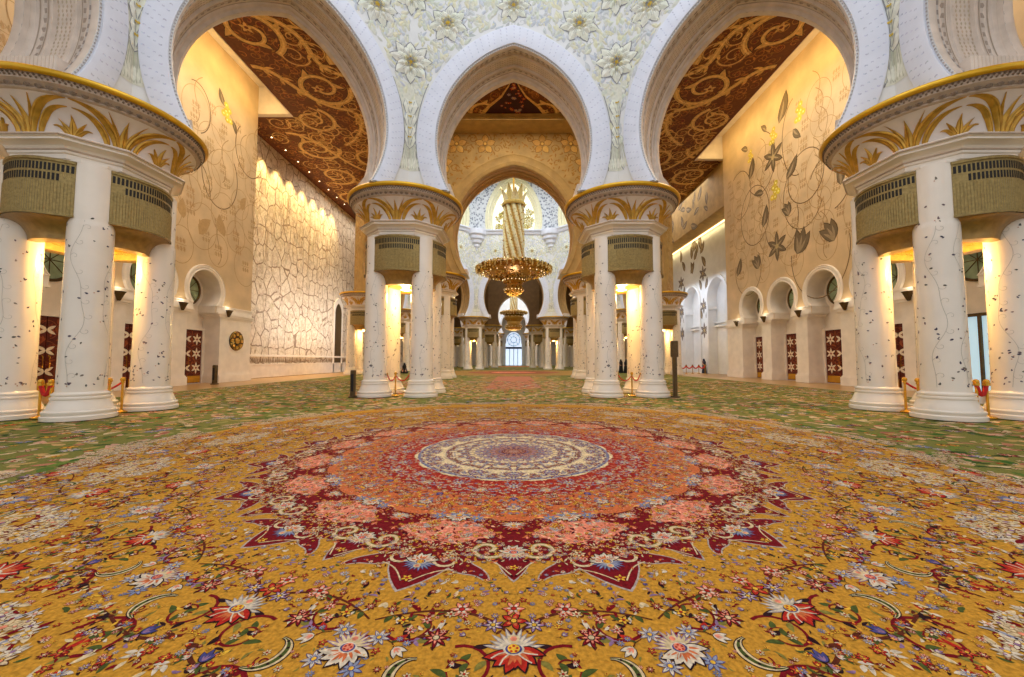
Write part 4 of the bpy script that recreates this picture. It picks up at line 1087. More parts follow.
# recessed farther walls
def voronoi_wall():
    m, nt, b = new_mat('hexagon_vine_stone')
    tc = N(nt, 'ShaderNodeTexCoord'); mp = N(nt, 'ShaderNodeMapping'); mp.inputs['Scale'].default_value = (.1, 1, .8)
    nt.links.new(tc.outputs['Object'], mp.inputs['Vector'])
    no = N(nt, 'ShaderNodeTexNoise', Scale=1.6, Detail=3.); nt.links.new(mp.outputs['Vector'], no.inputs['Vector'])
    ad = N(nt, 'ShaderNodeMixRGB', blend_type='ADD'); ad.inputs['Fac'].default_value = .22
    nt.links.new(mp.outputs['Vector'], ad.inputs['Color1']); nt.links.new(no.outputs['Color'], ad.inputs['Color2'])
    v = N(nt, 'ShaderNodeTexVoronoi', Scale=.8, feature='DISTANCE_TO_EDGE', Randomness=.75); v2 = N(nt, 'ShaderNodeTexVoronoi', Scale=.8, Randomness=.75)
    v3 = N(nt, 'ShaderNodeTexVoronoi', Scale=2.6, feature='DISTANCE_TO_EDGE')
    for x in (v, v2, v3): nt.links.new(ad.outputs['Color'], x.inputs['Vector'])
    r1 = ramp(nt, [(0, S(146, 120, 98)), (.03, S(156, 132, 110)), (.052, S(224, 208, 188)), (1, S(226, 212, 194))])
    nt.links.new(v.outputs['Distance'], r1.inputs['Fac'])
    r2 = ramp(nt, [(0, (.6, .52, .45)), (.12, (.62, .55, .47)), (.16, (1, 1, 1)), (1, (1, 1, 1))]); nt.links.new(v2.outputs['Distance'], r2.inputs['Fac'])
    r3 = ramp(nt, [(0, (.72, .66, .6)), (.04, (.78, .74, .68)), (.09, (1, 1, 1)), (1, (1, 1, 1))]); nt.links.new(v3.outputs['Distance'], r3.inputs['Fac'])
    m1 = N(nt, 'ShaderNodeMixRGB', blend_type='MULTIPLY'); m1.inputs['Fac'].default_value = 1
    m2 = N(nt, 'ShaderNodeMixRGB', blend_type='MULTIPLY'); m2.inputs['Fac'].default_value = .8
    nt.links.new(r1.outputs['Color'], m1.inputs['Color1']); nt.links.new(r2.outputs['Color'], m1.inputs['Color2'])
    nt.links.new(m1.outputs['Color'], m2.inputs['Color1']); nt.links.new(r3.outputs['Color'], m2.inputs['Color2'])
    nt.links.new(m2.outputs['Color'], b.inputs['Base Color']); b.inputs['Roughness'].default_value = .55
    bp = N(nt, 'ShaderNodeBump', Strength=.2, Distance=.1); nt.links.new(v.outputs['Distance'], bp.inputs['Height']); nt.links.new(bp.outputs['Normal'], b.inputs['Normal'])
    return m
M_hex = voronoi_wall()
mb = MB(); mb.box(-23.6, -23.2, YL, 122, -.03, CEIL + .1)
wlf = struct(mb.build('wall_left_recessed', M_hex, smooth=0))
mb = MB(); mb.box(-23.2, -23.05, YL, 118, 0, 1.15); mb.box(-23.2, -23.0, YL, 118, 1.15, 1.25); mb.box(-23.2, -23.08, YL, 118, 1.9, 2.1)
struct(mb.build('baseboard_left', M_cream, smooth=0))
mb = MB(); a = Art(); rr = random.Random(2)
for k in range(170):
    y = YL + .3 + k * .14; a.leaf(y, 1.3, PI / 2 + rr.uniform(-.3, .3), .5, .1, S(150, 124, 96), 1)
a.emit(mb, lambda u, v, h: (-(23.18 - h), u, v), 0, .002); mb.build('dado_pattern', M_art, wlf, smooth=0)
mb = MB(); a = Art()
for k in range(900):
    y = rr.uniform(YL + .2, 58); z = rr.uniform(2.4, 22); c = jit(S(202, 184, 162), .08)
    for j in range(rr.choice((2, 3, 5))): a.leaf(y, z, rr.uniform(0, 6.28), rr.uniform(.3, .6), .16, c, 1)
for k in range(60):
    y = rr.uniform(YL + .2, 58); z = rr.uniform(14, 22)
    a.stroke(bez((y, z), (y + .6, z - 1), (y - .6, z - 2), (y + .3, z - 3.2)), .08, S(178, 154, 128), 2)
a.emit(mb, lambda u, v, h: (-(23.19 - h), u, v), 0, .002); mb.build('flower_inlay', M_art, wlf, smooth=0)
ARCH_T = Arch(1.05, 7.6, .5, 7.4)
mb = MB()
pp = [(-1.05, -.03)] + ARCH_T.pts(0.) + [(1.05, -.03)]
R = lambda off, d: [(-(23.2 - d), 51.2 + u * (1 + off), z * (1 + off * .3)) for u, z in pp]
mb.loft([R(.25, 0), R(.25, .15), R(.0, .15), R(0, .03)], 0, closed=False)
d = struct(mb.build('door_%d' % (doorn + 1), M_cream))
mb = MB(); Q = R(0, .05); mb.add(Q, [tuple(range(len(Q)))]); mb.build('door_leaf', M_bronzedark, d, smooth=0)
# right: tall blue-lit niches under a lit ledge
ARCH_N = Arch(2.05, 8.8, .25, 8.0)
wall, X = side_wall(1, [44.2, 50.4, 56.6], YR, 64, 23.2, 1.0, ARCH_N, 2.05, 7.6, 17.0, 'wall_right_recessed', M_white, M_white)
for yb in (44.2, 50.4, 56.6):
    mb = MB()
    R = lambda off, dd: [(X(-dd), yb + u, z) for u, z in [(-2.05 - off, 0)] + ARCH_N.pts(off) + [(2.05 + off, 0)]]
    mb.loft([R(0, 0), R(0, .12), R(.35, .12), R(.35, 0)], 0, closed=False)
    for z in (5.5, 5.9): mb.box(*slabs(1, 23.9, 24.19), yb - 2.05, yb + 2.05, z, z + .18)
    mb.build('arch_moulding', M_white, wall)
a = Art()
for y in (40.2, 47.3, 53.5):
    for z in (5.2, 8.2, 12.2): star(a, y, z, 1.0, 6, S(112, 104, 104))
    for z in (6.6, 10.2): bud(a, y - .5, z, 1.9, 1.5); bud(a, y + .5, z, 1.2, 1.5)
for k in range(16): bud(a, rr.uniform(39.5, 60), rr.uniform(12.6, 16), rr.uniform(.8, 2.2), 1.8)
mb = MB(); a.emit(mb, lambda u, v, h: (23.2 - h, u, v), 0, .002, .003); mb.build('vine_inlay', M_art, wall, smooth=0)
mb = MB(); mb.add([(21.4, YR, 17.3), (23.3, YR, 16.9), (23.3, YR, CEIL), (21.4, YR, CEIL), (21.4, 64, 17.3), (23.3, 64, 16.9), (23.3, 64, CEIL), (21.4, 64, CEIL)], [(0, 1, 2, 3), (4, 5, 6, 7), (0, 1, 5, 4), (1, 2, 6, 5), (2, 3, 7, 6), (3, 0, 4, 7)])
tr = struct(mb.build('trim_3', M_ochre, smooth=0))  # ochre in place of beige paints the brownish shade on this box
a = Art()
for k in range(30): bud(a, rr.uniform(39, 58), rr.uniform(17.8, 22), rr.uniform(0, 6.28), rr.uniform(1.2, 2))
mb = MB(); a.emit(mb, lambda u, v, h: (21.4 - h, u, v), 0, .002, .003); mb.build('leaf_inlay', M_art, tr, smooth=0)
mb = MB(); mb.box(23.0, 23.12, YR + .2, 64, 16.86, 16.94); mb.build('cove_light', M_cove, tr, smooth=0)
mb = MB(); mb.box(24.3, 24.6, YR, 64, -.03, 18); mb.box(23.2, 23.6, 64, 122, -.03, CEIL); struct(mb.build('wall_right_far', M_wallstone, smooth=0))
mb = MB(); mb.box(-12, 12, 31.3, 33.3, CEIL - .5, CEIL - .02); mb.box(-12, 12, 31.2, 31.3, CEIL - .12, CEIL - .02); mb.box(-12, 12, 31.24, 31.3, CEIL - .34, CEIL - .26)
struct(mb.build('trim_6', M_ochre, smooth=0))
# wall sconces on the piers
def sconce():
    root = empty('wall_sconce')
    mb = MB()
    for i, (z0, z1, w0, w1) in enumerate(((0, .16, .1, .17), (.16, .34, .17, .24), (.34, .52, .24, .31), (.52, .7, .31, .40))):
        P = lambda w, z: [(0, -w, z), (-w * .85, -w * .6, z), (-w * .85, w * .6, z), (0, w, z)]
        mb.loft([P(w0, z0), P(w1, z1 - .03), P(w1 + .02, z1)], 0, True, True, True)
    mb.build('bowl', M_bronzedark, root, smooth=0)
    mb = MB(); mb.add([(-.04, -.3, .71), (-.28, -.18, .71), (-.28, .18, .71), (-.04, .3, .71)], [(0, 1, 2, 3)]); mb.build('lamp', M_lamp, root, smooth=0)
    return root
sc0 = sconce(); ns = 0
SCY = [16.6, 20.6, 24.6, 28.6, 32.6, 36.6]
order = ['nearest the camera', 'second in the row', 'between the second and third niche', 'between the third and fourth niche', 'between the fourth and fifth niche', 'last before the far corner']
sconces = []
for sx, ys in ((-1, SCY[1:4]), (1, SCY[1:])):
    for i, y in enumerate(ys):
        o = sc0 if not sconces else copy_tree(sc0); sconces.append((sx, y, o))
        o.scale = (.72, .72, .72); o.location = (sx * (WX - .17), y, 4.75); o.rotation_euler = (0, 0, 0 if sx > 0 else PI)
        side = 'right' if sx > 0 else 'left'
        where = (['behind the near column cluster', 'on the pier before the last niche', 'beside the round gilt ornament'] if sx < 0 else ['behind the near column cluster', 'at the near side of the widest visible niche', 'on the pier left of the widest visible niche', 'on the pier between the two farther niches', 'on the last pier before the blue-lit recess'])[i]
        tag(o, 'dark stepped sconce on the %s wall %s' % (side, where), 'sconce', 'stepped wall sconces')
# round gilt ornament
root = empty('wall_rosette', (-(WX - .04), 29.7, 3.05)); tag(root, 'round black and gilt flower-patterned ornament on the left wall pier', 'wall ornament')
def xdisc(mb, r, d0, d1, n=40, rr_=None, y=0, z=0):
    rings = [[(d, y + r * cos(2 * PI * k / n), z + r * sin(2 * PI * k / n)) for k in range(n)] for d in (d0, d1)]
    mb.loft(rings, 0, True, True, True)
mb = MB(); xdisc(mb, .74, 0, .06); mb.build('disc', M_slot, root)
mb = MB()
for k in range(8): xdisc(mb, .13, .05, .11, 16, None, .5 * cos(k * PI / 4), .5 * sin(k * PI / 4))
xdisc(mb, .22, .05, .12, 20)
mb.build('gilt_petals', M_gold, root)
mb = MB()
for k in range(8): mb.tube([(.07, .25 * cos((k + .5) * PI / 4), .25 * sin((k + .5) * PI / 4)), (.07, .7 * cos((k + .5) * PI / 4), .7 * sin((k + .5) * PI / 4))], .016, 6)
mb.tube([(.06, .7 * cos(2 * PI * k / 32), .7 * sin(2 * PI * k / 32)) for k in range(33)], .022, 6)
mb.build('gilt_ring', M_brass, root)
# end of the hall
mb = MB()
W = 2.45; AW = Arch(2.3, 7.6, .3, 7.)
pts = [(-30, -.03), (-W, -.03), (-W, 6.5)] + AW.pts(0.) + [(W, 6.5), (W, -.03), (30, -.03), (30, CEIL), (-30, CEIL)]
mb.add([(x, 118, z) for x, z in pts], [tuple(range(len(pts)))])
Q = pts[1:-3]
mb.loft([[(x, 118, z) for x, z in Q], [(x, 119.5, z) for x, z in Q]], 0, closed=False)
we = struct(mb.build('wall_end', M_cream, smooth=30))
mb = MB(); R = lambda off, dd: [(x * (1 + off), 118 - dd, z * (1 + off * .4)) for x, z in [(-W, 0), (-W, 6.5)] + AW.pts(0.) + [(W, 6.5), (W, 0)]]
mb.loft([R(0, 0), R(0, .4), R(.35, .4), R(.35, 0)], 0, closed=False); struct(mb.build('trim_4', M_white))
mb = MB()
mb.box(-2.6, 2.6, 119.3, 119.5, 5.0, 5.6); mb.box(-.08, .08, 119.3, 119.5, 0, 5); mb.box(-1.3, -1.15, 119.3, 119.5, 0, 5); mb.box(1.15, 1.3, 119.3, 119.5, 0, 5)
for r in (.9, 1.9):
    mb.tube([(r * cos(2 * PI * k / 24), 119.4, 7.8 + r * sin(2 * PI * k / 24)) for k in range(25)], .09, 6)
for k in range(8): mb.tube([(.9 * cos(k * PI / 4), 119.4, 7.8 + .9 * sin(k * PI / 4)), (2.3 * cos(k * PI / 4), 119.4, 7.8 + 2.3 * sin(k * PI / 4))], .06, 6)
w = struct(mb.build('window_%d' % (winn + 1), M_navy)); mb = MB(); mb.add([(x, 119.48, z) for x, z in Q], [tuple(range(len(Q)))]); mb.build('pane', M_daylight, w, smooth=0)
#@@DRUM
# ------------------------------------------------------------------ drum of the centre dome
I_B = offset_poly(B_V, .95, True, (0, 51.4))
mb = MB()
for w0, z0, w1, z1 in ((0, 23.4, .25, 23.6), (.25, 23.6, .35, 23.9), (.35, 23.9, .6, 24.1), (.6, 24.1, .6, 24.3)):
    r0 = [(p.x, p.y, z0) for p in offset_poly(B_V, .95 + w0, True, (0, 51.4))]; r1 = [(p.x, p.y, z1) for p in offset_poly(B_V, .95 + w1, True, (0, 51.4))]
    mb.loft([r0, r1])
mb.loft([[(p.x, p.y, 24.3) for p in offset_poly(B_V, 1.55, True, (0, 51.4))], [(p.x, p.y, 24.3) for p in offset_poly(B_V, -1.3, True, (0, 51.4))]])
for p in I_B:
    mb.lathe([(.12, 20.6), (.3, 20.8), (.34, 21.1), (.62, 21.3), (.66, 21.7), (1.0, 21.95), (1.04, 22.4), (1.4, 22.65), (1.44, 23.1), (1.75, 23.35), (1.8, 23.9), (1.8, 24.2)], 20, (p.x, p.y), cap0=True)
struct(mb.build('trim_5', M_arch, smooth=25))
ARCH_D = Arch(4.3, 26.3, 4.6, 24.3)
PALE = [rosette(6, S(226, 214, 150), S(200, 170, 70), S(150, 134, 70)), rosette(8, S(236, 230, 196), S(206, 176, 80), S(170, 156, 96)), rosette(5, S(206, 184, 96), S(150, 120, 50), S(130, 112, 50))]
drum_names = ['wall_drum_a', 'wall_drum_b', 'wall_drum_c', 'wall_drum_d', 'wall_drum_e', 'wall_drum_f', 'wall_drum_g', 'wall_drum_h']
M_mosaic, nt_, b_ = new_mat('blue_mosaic')
tc_ = N(nt_, 'ShaderNodeTexCoord'); vo_ = N(nt_, 'ShaderNodeTexVoronoi', Scale=2.6); nt_.links.new(tc_.outputs['Object'], vo_.inputs['Vector'])
rm_ = ramp(nt_, [(0, S(104, 108, 124)), (.3, S(126, 130, 146)), (.45, S(204, 208, 212)), (1, S(222, 224, 228))]); nt_.links.new(vo_.outputs['Distance'], rm_.inputs['Fac']); nt_.links.new(rm_.outputs['Color'], b_.inputs['Base Color'])
M_rib = mat('pale_rib', S(232, 226, 190), .5, 0, .06)
for i in range(8):
    a, b = I_B[i], I_B[(i + 1) % 8]; mid = (a + b) / 2; t = (b - a).normalized(); n = (Vector((0, 51.4)) - mid).normalized(); L = (b - a).length / 2
    P = lambda u, z, h: (mid.x + t.x * u + n.x * h, mid.y + t.y * u + n.y * h, z)
    mb = MB(); ap = ARCH_D.pts(0.)
    pts = [(-L, 24.2)] + ap + [(L, 24.2), (L, 36), (-L, 36)]
    mb.add([P(u, z, .0) for u, z in pts], [tuple(range(len(pts)))], 0)
    o = struct(mb.build('wall_drum_%s' % ['south_west', 'west', 'north_west', 'north', 'north_east', 'east', 'south_east', 'south'][i], M_mosaic, smooth=30))
    mb = MB()
    R = lambda off, h: [P(u, z, h) for u, z in ARCH_D.pts(off)]
    mb.loft([R(-.6, -1.0), R(-.55, -.6), R(-.3, -.55), R(-.25, -.2), R(.0, -.1), R(.05, .2), R(.35, .25), R(.45, .1), R(.7, .12), R(.75, 0)], 0, closed=False)
    mb.build('arch_rib', M_rib, o)
    mb = MB(); q = ARCH_D.pts(0.); mb.add([P(u, z, -.95) for u, z in q], [tuple(range(len(q)))]); mb.build('glazing', M_panel, o, smooth=0)
    art = Art(); rr = random.Random(60 + i)
    for k in range(70):
        u = rr.uniform(-3.4, 3.4); z = 24.4 + 3.6 * rr.random() ** 1.6; s = rr.uniform(.35, .7)
        if ARCH_D.dist(u, z) > -.9: continue
        art.place(PALE[k % 3], u, z, rr.uniform(0, 6), s, dl=k % 5)
        for j in range(4): art.leaf(u, z, rr.uniform(0, 6.28), s * 1.5, s * .4, rr.choice((S(150, 140, 60), S(190, 170, 70), S(110, 110, 50))), 1)
    for x in (-1, 1):
        art.stroke(bez((x * .4, 24.4), (x * 3.5, 25.5), (x * .6, 28), (x * 2.4, 29.4)), .16, S(196, 176, 80), 1)
    mb = MB(); art.emit(mb, lambda u, z, h: P(u, z, -.9 + h), 0, .004); mb.build('flower_tracery', M_art, o, smooth=0)
mb = MB(); mb.lathe([(17.6 * cos(t), 36 + 14 * sin(t)) for t in [PI / 2 * k / 14 for k in range(14)]] + [(.01, 50)], 48, (0, 51.4)); struct(mb.build('ceiling_dome_centre', M_white))
mb = MB(); mb.lathe([(13.6 * cos(t), 24 + 10 * sin(t)) for t in [PI / 2 * k / 14 for k in range(14)]] + [(.01, 34)], 48, (0, 96.8)); struct(mb.build('ceiling_dome_rear', M_white))

# ------------------------------------------------------------------ chandeliers
def chandelier(y, s, zc, label, topz, bowl=1.):
    root = empty('crystal_chandelier', (0, y, 0)); tag(root, label, 'chandelier')
    r = random.Random(4)
    GC = [S(196, 150, 56), S(222, 178, 84), S(140, 92, 26), S(240, 214, 140), S(96, 60, 20), S(206, 160, 60), S(214, 180, 96), S(176, 130, 52)]
    def octa(mb, x, yy, z, q, c): mb.add([(x - q, yy, z), (x + q, yy, z), (x, yy - q, z), (x, yy + q, z), (x, yy, z - q * 1.3), (x, yy, z + q * 1.3)], [(0, 2, 5), (2, 1, 5), (1, 3, 5), (3, 0, 5), (2, 0, 4), (1, 2, 4), (3, 1, 4), (0, 3, 4)], 0, c)
    # broad disc studded with crystals
    mb = MB(); prof = [(.9, -1.0), (1.6, -.95), (2.6, -.78), (3.6, -.5), (4.4, -.2), (4.9, .1), (5.0, .3), (4.8, .5), (4.0, .75), (3.0, .95), (1.3, 1.15)]
    mb.lathe([(a * s, zc + b * s) for a, b in prof], 64, cap0=True, cap1=True, col=S(160, 112, 40))
    def onprof(t, pr):
        f = t * (len(pr) - 1); i = min(int(f), len(pr) - 2); f -= i
        return pr[i][0] + (pr[i + 1][0] - pr[i][0]) * f, pr[i][1] + (pr[i + 1][1] - pr[i][1]) * f
    for k in range(1700):
        a, b = onprof(r.random() ** .8, prof); an = r.uniform(0, 6.28); a += r.uniform(0, .1)
        octa(mb, a * s * cos(an), a * s * sin(an), zc + (b + r.uniform(-.08, .08)) * s, r.uniform(.06, .15) * s, jit(r.choice(GC), .2))
    for k in range(40):
        an = 2 * PI * k / 40
        for q in range(3): octa(mb, 5.0 * s * cos(an), 5.0 * s * sin(an), zc + (.34 - .22 * q) * s, .13 * s, S(236, 206, 130))
    mb.build('crystal_disc', M_crystal, root, smooth=0)
    # bowl below the disc
    mb = MB(); prof2 = [(.3, -3.1), (.9, -3.0), (1.25, -2.7), (1.3, -2.4), (1.05, -2.1), (1.0, -1.8), (1.3, -1.5), (1.45, -1.25), (1.3, -.95)]; prof2 = [(a * bowl, (b + .95) * bowl - .95) for a, b in prof2]
    mb.lathe([(a * s, zc + b * s) for a, b in prof2], 40, cap0=True, col=S(190, 140, 56))
    for k in range(420):
        a, b = onprof(r.random(), prof2); an = r.uniform(0, 6.28); octa(mb, (a + .04) * s * cos(an), (a + .04) * s * sin(an), zc + b * s, r.uniform(.05, .11) * s, jit(r.choice(GC), .2))
    for k in range(14):
        an = 2 * PI * k / 14; octa(mb, .5 * s * cos(an), .5 * s * sin(an), zc - 3.2 * s, .13 * s, GC[k % 4])
    mb.build('lower_bowl', M_crystal, root, smooth=0)
    # twisted column
    zt = topz; zb = zc + 1.0 * s; n = 72; m = 60; rings = []; mb = MB(); cols = []
    for i in range(m + 1):
        t = i / m; z = zb + (zt - zb) * t; rg = []
        for j in range(n):
            th = 2 * PI * j / n; ph = 9 * th + 15. * t
            rr2 = (1.28 + .13 * cos(ph) + .10 * (1 - t)) * s; rg.append((rr2 * cos(th), rr2 * sin(th), z))
        rings.append(rg)
    for i in range(m):
        for j in range(n):
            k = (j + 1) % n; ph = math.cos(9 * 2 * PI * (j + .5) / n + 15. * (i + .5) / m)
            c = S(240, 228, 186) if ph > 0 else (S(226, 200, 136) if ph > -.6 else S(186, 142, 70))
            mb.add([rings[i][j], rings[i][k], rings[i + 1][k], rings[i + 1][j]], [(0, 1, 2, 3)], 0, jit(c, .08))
    for k in range(260):
        th = r.uniform(0, 6.28); z = r.uniform(zb, zt); octa(mb, 1.42 * s * cos(th), 1.42 * s * sin(th), z, r.uniform(.05, .1) * s, jit(r.choice(GC[:4]), .2))
    mb.build('twisted_column', M_crystal, root, smooth=40)
    # crown of flared gilt leaves
    mb = MB()
    for k in range(12):
        an = 2 * PI * k / 12 + .13; ca, sa = cos(an), sin(an); rows = []
        h = 2.6 if k % 2 == 0 else 1.9
        for i in range(9):
            t = i / 8; rr2 = (1.2 + .1 * t + .55 * t * t * (1 if k % 2 == 0 else 1.25)) * s; wd = .48 * s * sin(PI * (.25 + .75 * t)) + .01
            z = zt - .3 + h * s * t
            rows.append([(rr2 * ca - sa * wd * q, rr2 * sa + ca * wd * q, z + (.12 * s if q == 0 else 0) * 0) if q else ((rr2 - .16 * s) * ca, (rr2 - .16 * s) * sa, z) for q in (-1, -.5, 0, .5, 1)])
        mb.loft(rows, 0, closed=False, col=S(220, 196, 128) if k % 2 == 0 else S(236, 220, 170))
    mb.lathe([(1.5 * s, zt - .35), (1.62 * s, zt - .2), (1.62 * s, zt), (1.45 * s, zt + .15), (.1, zt + .15)], 40, col=S(214, 180, 100))
    mb.build('leaf_crown', M_crystal, root, smooth=40)
    mb = MB(); mb.tube([(0, 0, zt), (0, 0, zt + 20 * s)], .12 * s, 10); mb.build('suspension_rod', M_brass, root)
    mb = MB()
    for k in range(24):
        an = 2 * PI * k / 24
        for rr2, z in ((4.3, .78), (3.0, 1.1), (4.1, -.42)):
            x, yy, zz = rr2 * s * cos(an), rr2 * s * sin(an), zc + z * s
            octa(mb, x, yy, zz, .07 * s, None)
    for k in range(18):
        an = 2 * PI * k / 18; octa(mb, 1.47 * bowl * s * cos(an), 1.47 * bowl * s * sin(an), zc - 1.25 * s, .07 * s, None); octa(mb, 1.3 * bowl * s * cos(an), 1.3 * bowl * s * sin(an), zc + (-1.6 * bowl - .95) * s, .07 * s, None)
    mb.build('light_studs', M_stud, root, smooth=0)
    return root
chandelier(51.4, 1., 13.4, 'largest gold crystal chandelier with a twisted column, hanging under the centre dome', 22.5)
chandelier(96.8, .68, 13.2, 'small farther gold chandelier showing just below the big chandelier', 19.5, 2.5)

# ------------------------------------------------------------------ rope stanchions, posts, people
def stanchion(x, y, label, group='brass rope stanchions'):
    root = empty('rope_stanchion', (x, y, 0)); tag(root, label, 'stanchion', group)
    mb = MB(); mb.lathe([(.17, 0), (.17, .02), (.15, .035), (.05, .06), (.04, .07)], 24, cap0=True); mb.build('foot', M_brass, root)
    mb = MB(); mb.lathe([(.032, .06), (.032, .88), (.045, .89), (.045, .93), (.032, .94)], 16); mb.build('pole', M_brass, root)
    mb = MB(); mb.lathe([(.03, .93), (.06, .96), (.07, 1.0), (.055, 1.05), (.01, 1.07)], 16); mb.build('finial', M_brass, root)
    return root
def rope(p0, p1, sag, label, r=.03):
    P = []
    for k in range(15):
        t = k / 14; P.append((p0[0] + (p1[0] - p0[0]) * t, p0[1] + (p1[1] - p0[1]) * t, p0[2] + (p1[2] - p0[2]) * t - sag * 4 * t * (1 - t)))
    mb = MB(); mb.tube(P, r, 8); o = mb.build('barrier_rope', M_red); tag(o, label, 'rope', 'red barrier ropes')
    mb = MB()
    for e in (P[0], P[-1]): mb.lathe([(r * .6, e[2] - .05), (r * 1.5, e[2] - .04), (r * 1.5, e[2] + .04), (r * .6, e[2] + .05)], 10, (e[0], e[1]))
    mb.build('brass_end', M_brass, o)
    return o
for s, sd in ((-1, 'left'), (1, 'right')):
    xi = s * 12.0
    # gap facing the hall side of the near cluster: two posts between the shafts
    stanchion(xi - s * .02, 11.62, 'front brass stanchion between the middle and inner shafts of the near %s cluster' % sd)
    stanchion(xi + s * .12, 12.15, 'rear brass stanchion between the middle and inner shafts of the near %s cluster' % sd)
    rope((xi - s * .02, 11.62, .93), (xi + s * .25, 11.28, .62), .05, 'short red rope hooked to the front stanchion inside the near %s cluster gap' % sd)
    rope((xi + s * .12, 12.15, .93), (xi + s * 1.0, 11.9, .75), .18, 'red rope swinging into the near %s cluster from its rear stanchion' % sd)
    # gap facing the camera: two posts between the outer shafts
    stanchion(s * 12.86, 10.9, 'inner brass stanchion between the two outer shafts of the near %s cluster' % sd)
    stanchion(s * 13.1, 10.86, 'outer brass stanchion between the two outer shafts of the near %s cluster' % sd)
    rope((s * 12.86, 10.9, .93), (s * 13.1, 10.86, .93), .3, 'red rope looped between the paired stanchions of the near %s cluster' % sd, .05)
    # second cluster: single post with a rope to each shaft
    stanchion(s * 5.28, 17.5, 'lone brass stanchion between the front shafts of the %s front arch cluster' % sd)
    for q, nm in ((-1, 'left'), (1, 'right')):
        rope((s * 5.28, 17.5, .93), (s * 5.13 + q * .5, 17.42, .98), .28, 'red rope from the lone stanchion to the %s shaft of the %s front cluster' % (nm, sd), .022)
# tall posts on the carpet beside the front clusters
root = empty('floor_post', (-6.95, 16.95, 0)); tag(root, 'short dark bronze floor post left of the left front arch cluster', 'post')
mb = MB(); mb.loft([chamf(w, w * .4, z) for w, z in ((.17, 0), (.17, .04), (.1, .06), (.1, 1.12), (.085, 1.16))], 0, True, True, True); mb.build('pillar', M_bronzedark, root, smooth=20)
mb = MB(); mb.box(-.06, .06, -.106, -.1, .25, 1.0); mb.build('vent_slots', M_slot, root, smooth=0)
root = empty('floor_post', (6.98, 16.95, 0)); tag(root, 'tall slim dark post with a box head right of the right front arch cluster', 'post')
mb = MB(); mb.loft([chamf(w, w * .4, z) for w, z in ((.17, 0), (.17, .04), (.085, .06), (.085, 1.8))], 0, True, True, True); mb.build('pillar', M_bronzedark, root, smooth=20)
mb = MB(); mb.loft([chamf(w, w * .3, z) for w, z in ((.1, 1.72), (.135, 1.74), (.135, 2.4), (.12, 2.43))], 0, True, True, True); mb.build('box_head', M_bronzedark, root, smooth=20)
root = empty('floor_post', (-20.0, 26.2, -.03)); tag(root, 'small dark post standing by the door of the last left niche', 'post')
mb = MB(); mb.loft([chamf(w, w * .4, z) for w, z in ((.2, 0), (.2, .05), (.13, .08), (.13, 1.25), (.1, 1.3))], 0, True, True, True); mb.build('pillar', M_bronzedark, root, smooth=20)
mb = MB(); mb.box(-.07, .07, -.136, -.13, .3, 1.1); mb.build('vent_slots', M_slot, root, smooth=0)
# far rope barrier before the blue-lit niches
fb = [(19.2 + .85 * k, 45.2 + .25 * k) for k in range(5)]
names = ['first', 'second', 'third', 'fourth', 'fifth']
for k, (x, y) in enumerate(fb):
    stanchion(x, y, 'far stanchion before the blue-lit recess, %s from the left of its row' % names[k])
    if k: rope((fb[k - 1][0], fb[k - 1][1], .93), (x, y, .93), .3, 'far red rope before the blue-lit recess, span %s from the left' % names[k - 1], .07)
def person(x, y, rz, cloth, label, seated=False, robe_name='robe', h=1.66):
    root = empty('person', (x, y, 0), rz); tag(root, label, 'person')
    k = h / 1.7
    me = bpy.data.meshes.new('body'); lo = -.42 if seated else 0
    J = [((0, 0, .92 + lo), .14), ((0, 0, 1.15 + lo), .13), ((0, 0, 1.36 + lo), .14), ((0, 0, 1.47 + lo), .06), ((0, .01, 1.56 + lo), .095), ((0, .0, 1.64 + lo), .085)]
    E = [(0, 1), (1, 2), (2, 3), (3, 4), (4, 5)]
    for s in (-1, 1):
        b = len(J)
        J += [((s * .18, 0, 1.37 + lo), .065), ((s * .23, .02, 1.1 + lo), .05), ((s * .17, -.16, .95 + lo), .038), ((s * .1, -.24, .97 + lo), .03)]
        E += [(2, b), (b, b + 1), (b + 1, b + 2), (b + 2, b + 3)]
        b = len(J)
        if seated: J += [((s * .1, -.02, .46), .1), ((s * .2, -.38, .26), .075), ((s * .12, .0, .12), .05), ((s * .12, -.1, .06), .04)]
        else: J += [((s * .1, 0, .86), .1), ((s * .1, -.01, .48), .07), ((s * .1, .02, .09), .045), ((s * .11, -.14, .04), .035)]
        E += [(0, b), (b, b + 1), (b + 1, b + 2), (b + 2, b + 3)]
    me.from_pydata([tuple(c * k for c in p) for p, _ in J], E, []); me.materials.append(M_skin)
    o = bpy.data.objects.new('body', me); COL.objects.link(o); o.parent = root
    o.modifiers.new('Skin', 'SKIN'); o.modifiers.new('Smooth', 'SUBSURF').levels = 1
    for i, (_, r) in enumerate(J): me.skin_vertices[0].data[i].radius = (r * k, r * k)
    me.skin_vertices[0].data[0].use_root = True
    mb = MB()
    prof = [(.34, .02), (.31, .2), (.26, .6), (.235, .95), (.23, 1.15), (.25, 1.3), (.2, 1.42), (.1, 1.5)] if not seated else [(.46, .02), (.46, .12), (.38, .3), (.3, .48), (.25, .7), (.26, .86), (.2, .99), (.1, 1.07)]
    mb.lathe([(r * k, z * k) for r, z in prof], 24, sx=1, sy=.78, cap0=True); mb.build(robe_name, cloth, root, smooth=60)
    mb = MB(); z0 = lo
    mb.lathe([(.2 * k, (1.38 + z0) * k), (.14 * k, (1.48 + z0) * k), (.125 * k, (1.58 + z0) * k), (.115 * k, (1.66 + z0) * k), (.07 * k, (1.72 + z0) * k), (.01, (1.74 + z0) * k)], 20, (0, .025)); mb.build('head_scarf', cloth, root, smooth=60)
    return root
